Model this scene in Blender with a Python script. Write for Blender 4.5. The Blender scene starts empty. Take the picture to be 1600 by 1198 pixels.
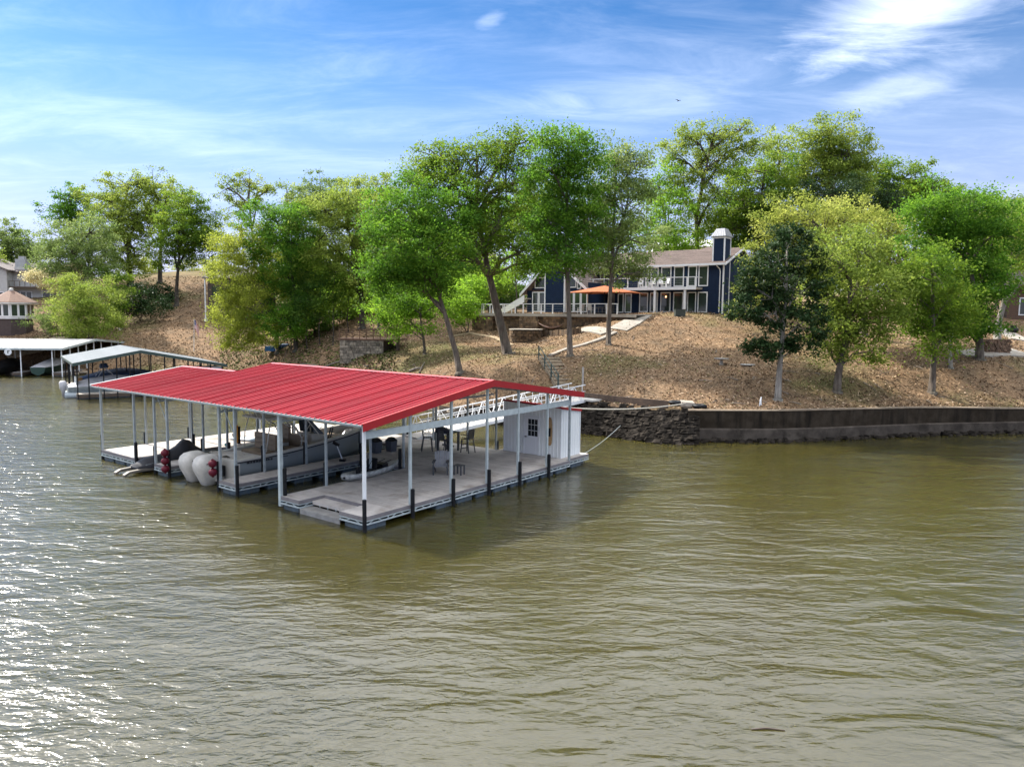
import bpy, math, random
import numpy as np
from mathutils import Vector, Matrix

S = bpy.context.scene
COL = S.collection
rnd = random.Random(7)
rng = np.random.default_rng(7)
R = math.radians

# ------------------------------------------------------------------ camera, sky, sun, exposure
CAM_H, FOC, PITCH, ROLL = 8.0, 1142.8, 0.0920, 0.0107        # metres, pixels at a 1600 px wide frame, radians
cd = bpy.data.cameras.new('camera')
cd.sensor_fit = 'HORIZONTAL'; cd.sensor_width = 36.0; cd.lens = 36.0 * FOC / 1600.0
cd.clip_start = 0.2; cd.clip_end = 4000.0
cam = bpy.data.objects.new('camera', cd); COL.objects.link(cam)
c_f = Vector((0, math.cos(PITCH), -math.sin(PITCH))); c_u0 = Vector((0, math.sin(PITCH), math.cos(PITCH))); c_r0 = Vector((1, 0, 0))
c_r = math.cos(ROLL) * c_r0 + math.sin(ROLL) * c_u0; c_u = -math.sin(ROLL) * c_r0 + math.cos(ROLL) * c_u0
M = Matrix((c_r, c_u, -c_f)).transposed().to_4x4(); M.translation = (0, 0, CAM_H)
cam.matrix_world = M
S.camera = cam

SUN_EL, SUN_AZ = R(43), R(-52)          # azimuth measured from +Y towards +X: the sun stands behind the trees, a little to the left
w = bpy.data.worlds.new('World'); S.world = w; w.use_nodes = True
nt = w.node_tree; nt.nodes.clear()
def N(t, **kw):
    n = nt.nodes.new(t)
    for k, v_ in kw.items(): setattr(n, k, v_)
    return n
def LK(a, b): nt.links.new(a, b)
out = N('ShaderNodeOutputWorld'); bg = N('ShaderNodeBackground'); LK(bg.outputs[0], out.inputs[0])
sky = N('ShaderNodeTexSky', sky_type='NISHITA', sun_disc=False)
sky.sun_elevation = SUN_EL; sky.sun_rotation = SUN_AZ
sky.altitude = 200; sky.air_density = 1.0; sky.dust_density = 0.6; sky.ozone_density = 2.5
tc = N('ShaderNodeTexCoord')
sep = N('ShaderNodeSeparateXYZ'); LK(tc.outputs['Generated'], sep.inputs[0])
def MA(op, a, b=None, c=None, clamp=False):
    n = N('ShaderNodeMath', operation=op, use_clamp=clamp)
    for i, x in enumerate((a, b, c)):
        if x is None: continue
        if isinstance(x, (int, float)): n.inputs[i].default_value = x
        else: LK(x, n.inputs[i])
    return n.outputs[0]
# clouds lie on a high flat layer: project the view direction on to it
zz = MA('MAXIMUM', sep.outputs['Z'], 0.03)
zz = MA('ADD', zz, 0.12)
px_ = MA('DIVIDE', sep.outputs['X'], zz); py_ = MA('DIVIDE', sep.outputs['Y'], zz)
cmb = N('ShaderNodeCombineXYZ'); LK(px_, cmb.inputs[0]); LK(py_, cmb.inputs[1])
def cloud_noise(scale, loc, rot, sc, detail, rough, dist=0.0):
    mp = N('ShaderNodeMapping'); LK(cmb.outputs[0], mp.inputs[0])
    mp.inputs['Location'].default_value = loc; mp.inputs['Rotation'].default_value = (0, 0, rot); mp.inputs['Scale'].default_value = sc
    n = N('ShaderNodeTexNoise'); LK(mp.outputs[0], n.inputs[0])
    n.inputs['Scale'].default_value = scale; n.inputs['Detail'].default_value = detail; n.inputs['Roughness'].default_value = rough
    n.inputs['Distortion'].default_value = dist
    return n.outputs[0]
def ramp01(x, a, b):
    n = N('ShaderNodeMapRange', clamp=True, interpolation_type='SMOOTHSTEP'); LK(x, n.inputs[0])
    n.inputs[1].default_value = a; n.inputs[2].default_value = b
    return n.outputs[0]
def pix_dir(px, py):
    d = c_f * FOC + c_r * (px - 800) - c_u * (py - 599)
    return d.normalized()
def cloud_at(px, py, size_x, size_y, tilt=0.0):
    """a soft elliptical patch of sky direction where one cloud of the photograph stands (size in radians)"""
    d = pix_dir(px, py)
    ex = Vector((d.y, -d.x, 0)).normalized(); ey = ex.cross(d)
    ex2 = ex * math.cos(tilt) + ey * math.sin(tilt); ey2 = -ex * math.sin(tilt) + ey * math.cos(tilt)
    def dot(vv):
        n = N('ShaderNodeVectorMath', operation='DOT_PRODUCT'); LK(tc.outputs['Generated'], n.inputs[0]); n.inputs[1].default_value = vv
        return n.outputs['Value']
    a = MA('MULTIPLY', dot(ex2), 1 / size_x); b = MA('MULTIPLY', dot(ey2), 1 / size_y)
    r2 = MA('ADD', MA('MULTIPLY', a, a), MA('MULTIPLY', b, b))
    r2 = MA('ADD', r2, MA('MULTIPLY', MA('SUBTRACT', 0.5, dot(d), clamp=True), 99.0))   # this side of the sky only
    return MA('POWER', 2.718, MA('MULTIPLY', r2, -1.0))
n_c = cloud_noise(2.6, (3, 1, 0), 0.35, (0.7, 1.6, 1), 10, 0.66, 0.5)
n_w = cloud_noise(1.1, (4.2, 2.6, 0), 0.5, (0.6, 1.3, 1), 7, 0.6, 0.9)
def patch(m, add, lo, hi):
    return ramp01(MA('ADD', MA('MULTIPLY', m, add), n_c), lo, hi)
big = cloud_at(1420, 22, 0.135, 0.050, 0.16)
big2 = cloud_at(1330, 78, 0.09, 0.03, 0.3)
wis = cloud_at(1425, 130, 0.085, 0.020, 0.16)
ctr = cloud_at(1010, 140, 0.14, 0.045, 0.1)
ctr2 = cloud_at(890, 160, 0.06, 0.02, -0.15)
sml = cloud_at(768, 30, 0.026, 0.012, 0.4)
lft = cloud_at(150, 185, 0.30, 0.035, -0.06)
p1 = MA('MULTIPLY', patch(big, 0.48, 0.56, 1.22), 0.42)
p2 = MA('MULTIPLY', patch(wis, 0.34, 0.48, 1.12), 0.20)
p3 = MA('MULTIPLY', patch(ctr, 0.26, 0.34, 1.15), 0.15)
p4 = MA('MULTIPLY', patch(ctr2, 0.30, 0.46, 1.05), 0.18)
p5 = MA('MULTIPLY', patch(sml, 0.34, 0.56, 1.1), 0.20)
p6 = MA('MULTIPLY', patch(lft, 0.26, 0.42, 1.05), 0.11)
p7 = MA('MULTIPLY', patch(big2, 0.40, 0.62, 1.0), 0.28)
p0 = MA('MULTIPLY', ramp01(n_w, 0.33, 0.56), 0.92)                # broken cirrus added above the frame, made bright to lift the shade
p0 = MA('MULTIPLY', p0, ramp01(sep.outputs['Z'], 0.372, 0.47))     # cut off just above the frame top, out of view
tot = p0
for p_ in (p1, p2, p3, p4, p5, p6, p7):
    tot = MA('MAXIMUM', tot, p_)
hz = ramp01(sep.outputs['Z'], 0.42, 0.0)                        # thin veil towards the horizon, all round
tot = MA('ADD', tot, MA('MULTIPLY', hz, 0.16))
SKYK = 0.068
CL = 1.05/SKYK
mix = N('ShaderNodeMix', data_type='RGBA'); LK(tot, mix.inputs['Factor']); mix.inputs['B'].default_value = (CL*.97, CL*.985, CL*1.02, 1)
hs = N('ShaderNodeMix', data_type='RGBA', blend_type='MULTIPLY'); hs.inputs['Factor'].default_value = 1; LK(sky.outputs[0], hs.inputs['A'])
tint = N('ShaderNodeMix', data_type='RGBA'); LK(ramp01(sep.outputs['Z'], -0.02, 0.30), tint.inputs['Factor'])
tint.inputs['A'].default_value = (0.220, 0.185, 0.44, 1); tint.inputs['B'].default_value = (0.190, 0.425, 0.64, 1)   # a deeper blue than the model's clean air
LK(tint.outputs['Result'], hs.inputs['B'])
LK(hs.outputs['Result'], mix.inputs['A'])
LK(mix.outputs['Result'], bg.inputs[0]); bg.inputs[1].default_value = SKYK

sl = bpy.data.lights.new('sun', 'SUN'); sl.energy = 3.1; sl.angle = R(0.5); sl.color = (1.0, 0.94, 0.85)
sun = bpy.data.objects.new('sun', sl); COL.objects.link(sun)
sdir = Vector((math.sin(SUN_AZ) * math.cos(SUN_EL), math.cos(SUN_AZ) * math.cos(SUN_EL), math.sin(SUN_EL)))
sun.rotation_euler = sdir.to_track_quat('Z', 'Y').to_euler(); sun.location = sdir * 200

vs = S.view_settings
vs.view_transform = 'Standard'; vs.look = 'None'; vs.gamma = 1; vs.use_curve_mapping = False; vs.exposure = 1.75
S.cycles.max_bounces = 8; S.cycles.diffuse_bounces = 5; S.cycles.glossy_bounces = 3; S.cycles.transmission_bounces = 4
S.cycles.use_denoising = True

# ------------------------------------------------------------------ helpers
class MB:
    """collects boxes, tubes, lofts and polygons and links them as ONE mesh object"""
    def __init__(s): s.v = []; s.f = []; s.m = []; s.mi = 0
    def add(s, vs_, fs_):
        o = len(s.v); s.v.extend([tuple(p) for p in vs_])
        for f in fs_: s.f.append(tuple(i + o for i in f)); s.m.append(s.mi)
        return s
    def box(s, x0, y0, z0, x1, y1, z1):
        if x0 > x1: x0, x1 = x1, x0
        if y0 > y1: y0, y1 = y1, y0
        if z0 > z1: z0, z1 = z1, z0
        return s.add([(x0,y0,z0),(x1,y0,z0),(x1,y1,z0),(x0,y1,z0),(x0,y0,z1),(x1,y0,z1),(x1,y1,z1),(x0,y1,z1)],
              [(0,3,2,1),(4,5,6,7),(0,1,5,4),(1,2,6,5),(2,3,7,6),(3,0,4,7)])
    def cbox(s, c, sx, sy, sz, rz=0.0, rx=0.0, ry=0.0):
        m = Matrix.Rotation(rz, 3, 'Z') @ Matrix.Rotation(ry, 3, 'Y') @ Matrix.Rotation(rx, 3, 'X'); c = Vector(c)
        P = [c + m @ Vector((a*sx/2, b*sy/2, d*sz/2)) for d in (-1,1) for (a,b) in ((-1,-1),(1,-1),(1,1),(-1,1))]
        return s.add(P, [(0,3,2,1),(4,5,6,7),(0,1,5,4),(1,2,6,5),(2,3,7,6),(3,0,4,7)])
    def bar(s, p0, p1, w_, h_):
        """rectangular bar between two points"""
        p0, p1 = Vector(p0), Vector(p1); d = (p1 - p0)
        if d.length < 1e-6: return s
        d.normalize(); ref = Vector((0,0,1)) if abs(d.z) < .95 else Vector((0,1,0))
        a = d.cross(ref).normalized() * (w_/2); b = a.normalized().cross(d).normalized() * (h_/2)
        P = [p0-a-b, p0+a-b, p0+a+b, p0-a+b, p1-a-b, p1+a-b, p1+a+b, p1-a+b]
        return s.add(P, [(0,3,2,1),(4,5,6,7),(0,1,5,4),(1,2,6,5),(2,3,7,6),(3,0,4,7)])
    def tube(s, pts, rad, n=6, caps=True):
        pts = [Vector(p) for p in pts]; k = len(pts)
        if not isinstance(rad, (list, tuple)): rad = [rad]*k
        o = len(s.v); prev = None
        for i, p in enumerate(pts):
            d = (pts[min(i+1,k-1)] - pts[max(i-1,0)])
            if d.length < 1e-9: d = Vector((0,0,1))
            d.normalize()
            if prev is None:
                ref = Vector((0,0,1)) if abs(d.z) < .9 else Vector((1,0,0)); a = d.cross(ref).normalized()
            else:
                a = (prev - d * prev.dot(d)); a = a.normalized() if a.length > 1e-6 else d.orthogonal().normalized()
            prev = a; b = d.cross(a)
            for j in range(n):
                t = 2*math.pi*j/n
                s.v.append(tuple(p + (a*math.cos(t) + b*math.sin(t))*rad[i]))
        for i in range(k-1):
            for j in range(n):
                s.f.append((o+i*n+j, o+i*n+(j+1)%n, o+(i+1)*n+(j+1)%n, o+(i+1)*n+j)); s.m.append(s.mi)
        if caps:
            s.f.append(tuple(o+j for j in reversed(range(n)))); s.m.append(s.mi)
            s.f.append(tuple(o+(k-1)*n+j for j in range(n))); s.m.append(s.mi)
        return s
    def lathe(s, prof, c=(0,0,0), n=12, sx=1, sy=1):
        o = len(s.v); k = len(prof)
        for r_, z in prof:
            for j in range(n):
                t = 2*math.pi*j/n; s.v.append((c[0]+r_*sx*math.cos(t), c[1]+r_*sy*math.sin(t), c[2]+z))
        for i in range(k-1):
            for j in range(n):
                s.f.append((o+i*n+j, o+i*n+(j+1)%n, o+(i+1)*n+(j+1)%n, o+(i+1)*n+j)); s.m.append(s.mi)
        s.f.append(tuple(o+j for j in reversed(range(n)))); s.m.append(s.mi)
        s.f.append(tuple(o+(k-1)*n+j for j in range(n))); s.m.append(s.mi)
        return s
    def loft(s, rings, closed=True, cap=True):
        o = len(s.v); n = len(rings[0]); k = len(rings)
        for r_ in rings: s.v.extend([tuple(p) for p in r_])
        for i in range(k-1):
            for j in range(n if closed else n-1):
                s.f.append((o+i*n+j, o+i*n+(j+1)%n, o+(i+1)*n+(j+1)%n, o+(i+1)*n+j)); s.m.append(s.mi)
        if cap and closed:
            s.f.append(tuple(o+j for j in reversed(range(n)))); s.m.append(s.mi)
            s.f.append(tuple(o+(k-1)*n+j for j in range(n))); s.m.append(s.mi)
        return s
    def prism(s, poly, d):
        """extrude a planar polygon (3-D points) by vector d"""
        d = Vector(d); P = [Vector(p) for p in poly]; n = len(P)
        return s.add(P + [p + d for p in P], [tuple(range(n-1,-1,-1)), tuple(range(n, 2*n))] + [(i, (i+1)%n, n+(i+1)%n, n+i) for i in range(n)])
    def ball(s, c, rx, ry=None, rz=None, n=10, m=7):
        ry = rx if ry is None else ry; rz = rx if rz is None else rz
        rings = []
        for i in range(1, m):
            t = math.pi*i/m
            rings.append([(c[0]+rx*math.sin(t)*math.cos(2*math.pi*j/n), c[1]+ry*math.sin(t)*math.sin(2*math.pi*j/n), c[2]-rz*math.cos(t)) for j in range(n)])
        return s.loft(rings)
    def build(s, name, mats, parent=None, smooth=False, kind=None):
        me = bpy.data.meshes.new(name); me.from_pydata(s.v, [], s.f)
        for m_ in (mats if isinstance(mats, (list, tuple)) else [mats]): me.materials.append(m_)
        if len(set(s.m)) > 1: me.polygons.foreach_set('material_index', s.m)
        if smooth: me.polygons.foreach_set('use_smooth', [True]*len(s.f))
        me.update()
        o = bpy.data.objects.new(name, me); COL.objects.link(o)
        if parent is not None: o.parent = parent
        if kind: o['kind'] = kind
        return o
def thing(name, label, cat, loc=(0,0,0), rz=0.0, group=None):
    o = bpy.data.objects.new(name, None); COL.objects.link(o)
    o.location = loc; o.rotation_euler = (0, 0, rz); o.empty_display_size = .3
    return tag(o, label, cat, group)
def tag(o, label, cat, group=None):
    o['label'] = label; o['category'] = cat
    if group: o['group'] = group
    return o
def again(src, parent, loc=None, rot=None, scale=None):
    """another object on the same mesh"""
    c = src.copy(); COL.objects.link(c); c.parent = parent
    if loc is not None: c.location = loc
    if rot is not None: c.rotation_euler = rot
    if scale is not None: c.scale = scale
    return c
def copy_thing(root, loc, rz=None, label=None):
    r = root.copy(); COL.objects.link(r); r.location = loc
    if rz is not None: r.rotation_euler = (0, 0, rz)
    if label: r['label'] = label
    for ch in list(root.children):
        c = ch.copy(); COL.objects.link(c); c.parent = r
        for g in list(ch.children):
            d = g.copy(); COL.objects.link(d); d.parent = c
    return r

# ------------------------------------------------------------------ materials
def lin(h):
    return tuple(((int(h[i:i+2],16)/255)/12.92 if int(h[i:i+2],16) <= 10 else ((int(h[i:i+2],16)/255+.055)/1.055)**2.4) for i in (0,2,4)) + (1,)
class NT:
    def __init__(s, m): s.t = m.node_tree
    def n(s, ty, **kw):
        x = s.t.nodes.new(ty)
        for k, v_ in kw.items(): setattr(x, k, v_)
        return x
    def l(s, a, b): s.t.links.new(a, b)
    def math(s, op, a, b=None, clamp=False):
        x = s.n('ShaderNodeMath', operation=op, use_clamp=clamp)
        for i, y in enumerate((a, b)):
            if y is None: continue
            if isinstance(y, (int, float)): x.inputs[i].default_value = y
            else: s.l(y, x.inputs[i])
        return x.outputs[0]
    def noise(s, vec, scale, detail=4, rough=.55, dist=0, mscale=None, rot=0):
        if mscale is not None or rot:
            mp = s.n('ShaderNodeMapping'); s.l(vec, mp.inputs[0])
            if mscale is not None: mp.inputs['Scale'].default_value = mscale
            mp.inputs['Rotation'].default_value = (0,0,rot); vec = mp.outputs[0]
        x = s.n('ShaderNodeTexNoise'); s.l(vec, x.inputs[0])
        x.inputs['Scale'].default_value = scale; x.inputs['Detail'].default_value = detail; x.inputs['Roughness'].default_value = rough; x.inputs['Distortion'].default_value = dist
        return x.outputs[0]
    def ramp(s, x, stops):
        r = s.n('ShaderNodeValToRGB'); s.l(x, r.inputs[0]); e = r.color_ramp.elements
        while len(e) > len(stops): e.remove(e[-1])
        while len(e) < len(stops): e.new(0.5)
        for i, (p, c) in enumerate(stops):
            e[i].position = p; e[i].color = c if len(c) == 4 else tuple(c)+(1,)
        return r.outputs[0]
    def mixc(s, f, a, b, blend='MIX'):
        x = s.n('ShaderNodeMix', data_type='RGBA', blend_type=blend)
        for k, y in (('Factor', f), ('A', a), ('B', b)):
            if isinstance(y, (int, float)): x.inputs[k].default_value = y
            elif isinstance(y, tuple): x.inputs[k].default_value = y if len(y) == 4 else y+(1,)
            else: s.l(y, x.inputs[k])
        return x.outputs['Result']
    def bump(s, h, strength=.3, dist=.02, prev=None):
        x = s.n('ShaderNodeBump'); s.l(h, x.inputs['Height']); x.inputs['Strength'].default_value = strength; x.inputs['Distance'].default_value = dist
        if prev is not None: s.l(prev, x.inputs['Normal'])
        return x.outputs[0]
def newmat(name):
    m = bpy.data.materials.new(name); m.use_nodes = True; m.node_tree.nodes.clear()
    t = NT(m); o = t.n('ShaderNodeOutputMaterial'); p = t.n('ShaderNodeBsdfPrincipled'); t.l(p.outputs[0], o.inputs[0])
    return m, t, p, o
def pmat(name, c1, c2=None, scale=3.0, rough=.6, metal=0.0, bump=0.0, bscale=None, spec=.5, detail=5, lo=.35, hi=.65, island=0.0, mscale=None, dirt=None, dscale=.6, streak=None):
    """plain surface with a second colour mottled in, optional grain relief, optional per-piece variation"""
    m, t, p, o = newmat(name)
    tcn = t.n('ShaderNodeTexCoord'); vec = tcn.outputs['Object']
    c1 = c1 if len(c1) == 4 else tuple(c1)+(1,)
    col = None
    if c2 is not None:
        c2 = c2 if len(c2) == 4 else tuple(c2)+(1,)
        col = t.ramp(t.noise(vec, scale, detail, mscale=mscale), [(lo, c1), (hi, c2)])
    if dirt is not None:
        dn = t.ramp(t.noise(vec, dscale, 6, .65, mscale=streak), [(.48, (0,0,0)), (.72, (1,1,1))])
        col = t.mixc(dn, col if col is not None else c1, dirt)
    if island:
        g = t.n('ShaderNodeNewGeometry'); oi = t.n('ShaderNodeObjectInfo')
        r_ = t.math('FRACT', t.math('ADD', g.outputs['Random Per Island'], oi.outputs['Random']))
        f = t.math('ADD', t.math('MULTIPLY', r_, 2*island), 1-island)
        hsv = t.n('ShaderNodeHueSaturation'); t.l(f, hsv.inputs['Value'])
        if col is not None: t.l(col, hsv.inputs['Color'])
        else: hsv.inputs['Color'].default_value = c1
        col = hsv.outputs[0]
    if col is None: p.inputs['Base Color'].default_value = c1
    else: t.l(col, p.inputs['Base Color'])
    p.inputs['Roughness'].default_value = rough; p.inputs['Metallic'].default_value = metal; p.inputs['Specular IOR Level'].default_value = spec
    if bump:
        t.l(t.bump(t.noise(vec, bscale or scale*6, 6, .6, mscale=mscale), bump, .03), p.inputs['Normal'])
    return m
def leafmat(name, a, b, c, trans=.5):
    """leaf: three tints spread leaf by leaf, light also passes through"""
    m, t, p, o = newmat(name)
    g = t.n('ShaderNodeNewGeometry'); at_ = t.n('ShaderNodeAttribute', attribute_name='tint')
    f = t.math('ADD', t.math('MULTIPLY', g.outputs['Random Per Island'], .24), t.math('MULTIPLY', at_.outputs['Fac'], .76))
    col = t.ramp(f, [(.1, a), (.5, b), (.92, c)])
    t.l(col, p.inputs['Base Color']); p.inputs['Roughness'].default_value = .6; p.inputs['Specular IOR Level'].default_value = .12
    tr = t.n('ShaderNodeBsdfTranslucent')
    hv = t.n('ShaderNodeHueSaturation'); t.l(col, hv.inputs['Color']); hv.inputs['Hue'].default_value = .49; hv.inputs['Saturation'].default_value = 1.0; hv.inputs['Value'].default_value = 1.7
    t.l(hv.outputs[0], tr.inputs[0])
    mx = t.n('ShaderNodeMixShader'); mx.inputs[0].default_value = trans
    t.l(p.outputs[0], mx.inputs[1]); t.l(tr.outputs[0], mx.inputs[2]); t.l(mx.outputs[0], o.inputs[0])
    return m
# ------------------------------------------------------------------ water, land
def at(px, py, Y):
    """the point at depth Y (metres ahead) seen at pixel (px, py) of the 1600 x 1198 photograph"""
    d = c_f*FOC + c_r*(px-800) - c_u*(py-599)
    return Vector((0,0,CAM_H)) + d*(Y/d.y)
def on_z(px, py, z=0.0):
    d = c_f*FOC + c_r*(px-800) - c_u*(py-599)
    return Vector((0,0,CAM_H)) + d*((z-CAM_H)/d.z)

# bank edge: azimuth a = X/Y against (distance Y of the edge, height of the ground at the edge)
EDGE = [(-3.2, 60, .2), (-1.6, 80, .2), (-.83, 91.8, .3), (-.70, 92.4, .3), (-.615, 93.4, .3), (-.40, 95, .3), (-.325, 89.3, .3), (-.21, 71.5, .4), (-.088, 59.8, .5),
        (.019, 54.2, 1.1), (.060, 53.2, 1.7), (.093, 52.6, 1.9), (.15, 50.4, 1.9), (.205, 48.6, 1.93), (.243, 48.05, 1.90), (.354, 48.1, 1.92), (.442, 49.2, 1.92), (.575, 51.6, 1.85), (.707, 53.0, 1.65), (.84, 55.5, 1.7), (1.2, 60, 1.7), (2.0, 60, 1.6), (3.4, 40, 1.5)]
EA = np.array([e[0] for e in EDGE]); EY = np.array([e[1] for e in EDGE]); EZ = np.array([e[2] for e in EDGE])
def edge(a): return float(np.interp(a, EA, EY)), float(np.interp(a, EA, EZ))
CTRL = []
for a, y, z in EDGE[1:-1]: CTRL.append((a*y, y, z))
for px, py, Y in [(1216,626,49.4),(1128,490.5,75.4),(1000,490.5,78),(1060,540,66),(1100,565,59.5),(1160,500,75),(1250,495,79),(1400,497,82),(1330,560,60),(1460,560,61),
                  (1600,575,58),(1600,545,66),(1600,512,84),(1540,520,76),(1500,590,55.5),(945,540,66),(890,555,63.5),(793,556,67),(718,582,62),(663,555,74),(742,523,83),(850,536,74),(960,505,72),
                  (900,600,55.5),(565,556,77),(590,553,78),(560,600,73),(435,553,92),(480,545,90),(565,510,93),(600,470,108),(450,480,118),(303,549,103),(250,520,111),(325,503,114),(275,480,124),
                  (290,430,142),(200,452,132),(150,505,117),(40,522,111),(100,527,106),(0,470,128),(640,455,118),(700,480,100),(380,565,97),(500,570,87)]:
    p_ = at(px, py, Y); CTRL.append(tuple(p_))
for x, y, z in [(-150,200,17),(-60,200,17),(0,170,15),(40,130,12),(25,100,9.2),(0,110,9.6),(90,120,10.5),(160,160,14),(60,220,16),(-200,300,20),(0,320,20),(200,320,20),(70,75,6),(90,70,4.5),(-110,140,10),(-160,130,8),
                 (13,84,8.35),(5,88,8.3),(20,84,8.4),(-1,92,8.4),(10,92,8.5),(28,88,8.6)]:
    CTRL.append((x, y, z))
CT = np.array(CTRL)
def tps_fit(P, z, lam):
    d = np.linalg.norm(P[:,None]-P[None], axis=2); K = np.where(d>0, d*d*np.log(d+1e-12), 0) + lam*np.eye(len(P))
    A = np.block([[K, np.c_[np.ones(len(P)), P]], [np.r_[np.ones((1,len(P))), P.T], np.zeros((3,3))]])
    return np.linalg.solve(A, np.r_[z, 0,0,0])
TP = CT[:,:2]/50.0; TW = tps_fit(TP, CT[:,2], .002)
def ground_z(x, y):
    x = np.atleast_1d(np.asarray(x,float)); y = np.atleast_1d(np.asarray(y,float)); P = np.stack([x,y],-1)/50.0
    d = np.linalg.norm(P[:,None]-TP[None], axis=2)
    z = np.where(d>0, d*d*np.log(d+1e-12), 0) @ TW[:-3] + TW[-3] + P @ TW[-2:]
    ye = np.interp(x/y, EA, EY); ze = np.interp(x/y, EA, EZ)
    t = np.clip((y-ye)/5.0, 0, 1)**.7
    z = np.where(y < ye+5.0, ze*(1-t) + np.maximum(z, ze*.9)*t, z)
    return np.clip(z, .2, 24)
def gz(x, y): return float(ground_z(x, y)[0])
def ground(px, py, y0=46.0):
    """where the ray through a pixel of the photograph meets the land"""
    d = c_f*FOC + c_r*(px-800) - c_u*(py-599); d = d/d.y
    a = d.x; Y = np.arange(max(y0, edge(a)[0]+.05), 200, .1)
    z = CAM_H + d.z*Y; g = ground_z(d.x*Y, Y)
    k = np.where(z < g)[0]
    yy = float(Y[k[0]]) if len(k) else 120.0
    return Vector((d.x*yy, yy, gz(d.x*yy, yy)))

# land: one sheet, fan-shaped grid from the bank edge to the horizon
na, nr = 300, 150
aa = np.sign(np.linspace(-1,1,na))*np.abs(np.linspace(-1,1,na))**1.25*3.0
tt = np.linspace(0,1,nr); rr = (tt*.18 + tt**3.2*.82)*900
gv = np.zeros((na, nr+1, 3))
for i, a in enumerate(aa):
    y0, z0 = edge(a); yy = y0 + rr
    gv[i,1:,0] = a*yy; gv[i,1:,1] = yy; gv[i,1:,2] = ground_z(a*yy, yy)
    gv[i,0] = (a*y0, y0, -2.5)
far = np.clip((gv[:,:,1]-260)/300, 0, 1)
bumps = np.sin(gv[:,:,0]*.9+1.3*np.sin(gv[:,:,1]*.7))*np.sin(gv[:,:,1]*1.1+np.sin(gv[:,:,0]*.6))*.06
bumps[:, :2] = 0; gv[:,:,2] = gv[:,:,2] + bumps
gv[:,1:,2] = gv[:,1:,2]*(1-far[:,1:]) + 20*far[:,1:]
idx = np.arange(na*(nr+1)).reshape(na, nr+1)
q4 = np.stack([idx[:-1,:-1], idx[1:,:-1], idx[1:,1:], idx[:-1,1:]], -1).reshape(-1,4)
me = bpy.data.meshes.new('ground'); me.from_pydata(gv.reshape(-1,3).tolist(), [], q4.tolist())
me.polygons.foreach_set('use_smooth', [True]*len(q4))
land = bpy.data.objects.new('ground', me); COL.objects.link(land); land['kind'] = 'structure'
m, t, p, o = newmat('leaf_litter_ground')
tcn = t.n('ShaderNodeTexCoord'); V3 = tcn.outputs['Object']
fine = t.noise(V3, 5.5, 6, .75); mid = t.noise(V3, .55, 6, .65); big_ = t.noise(V3, .09, 4, .55)
litter = t.ramp(fine, [(.26, (.075,.046,.026)), (.42, (.155,.098,.055)), (.56, (.24,.155,.09)), (.74, (.34,.24,.145))])
soil = t.ramp(fine, [(.3, (.06,.042,.026)), (.6, (.155,.11,.07)), (.75, (.25,.185,.125))])
col = t.mixc(t.ramp(mid, [(.40,(0,0,0)),(.66,(1,1,1))]), litter, soil)
grass = t.ramp(fine, [(.3, (.03,.04,.012)), (.6, (.10,.12,.03)), (.78, (.22,.20,.08))])
gm = t.ramp(big_, [(.52,(0,0,0)),(.66,(.6,.6,.6))])
col = t.mixc(gm, col, grass)
sepn = t.n('ShaderNodeSeparateXYZ'); t.l(V3, sepn.inputs[0])
farm = t.n('ShaderNodeMapRange'); t.l(sepn.outputs['Y'], farm.inputs[0]); farm.inputs[1].default_value = 135; farm.inputs[2].default_value = 175
col = t.mixc(farm.outputs[0], col, (.10,.13,.035,1))
t.l(col, p.inputs['Base Color']); p.inputs['Roughness'].default_value = .95; p.inputs['Specular IOR Level'].default_value = .1
t.l(t.bump(fine, .5, .08), p.inputs['Normal'])
me.materials.append(m)

# water: one sheet to the horizon
wm, t, p, o = newmat('lake_water')
tcn = t.n('ShaderNodeTexCoord'); V3 = tcn.outputs['Object']
murk = t.ramp(t.noise(V3, .035, 4, .6), [(.35, (.029,.026,.0055)), (.65, (.043,.037,.008))])
t.l(murk, p.inputs['Base Color'])
p.inputs['Subsurface Weight'].default_value = 1.0; p.inputs['Subsurface Radius'].default_value = (1.0,.9,.5); p.inputs['Subsurface Scale'].default_value = 1.1
p.subsurface_method = 'BURLEY'
p.inputs['Roughness'].default_value = .19; p.inputs['IOR'].default_value = 1.50; p.inputs['Specular IOR Level'].default_value = .80
gust = t.ramp(t.noise(V3, .05, 4, .6, .8, (1.0,.55,1), .35), [(.36,(.16,.16,.16)),(.60,(1,1,1))])
n1 = t.noise(V3, 2.5, 3, .55, .5, (.60,1.35,1), -.42)
n2 = t.noise(V3, 7.0, 4, .6, .4, (.6,1.4,1), .30)
n3 = t.noise(V3, .40, 3, .5, .8, (.6,1.5,1), .18)
h = t.math('ADD', t.math('MULTIPLY', n1, 1.0), t.math('MULTIPLY', n2, .18))
h = t.math('MULTIPLY', h, gust)
h = t.math('ADD', h, t.math('MULTIPLY', n3, 1.9))
t.l(t.bump(h, 1.0, .062), p.inputs['Normal'])
wb = MB(); wb.add([(-1500,-800,0),(1500,-800,0),(1500,700,0),(-1500,700,0)], [(0,1,2,3)])
wat = wb.build('water', wm); wat['kind'] = 'structure'
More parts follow.
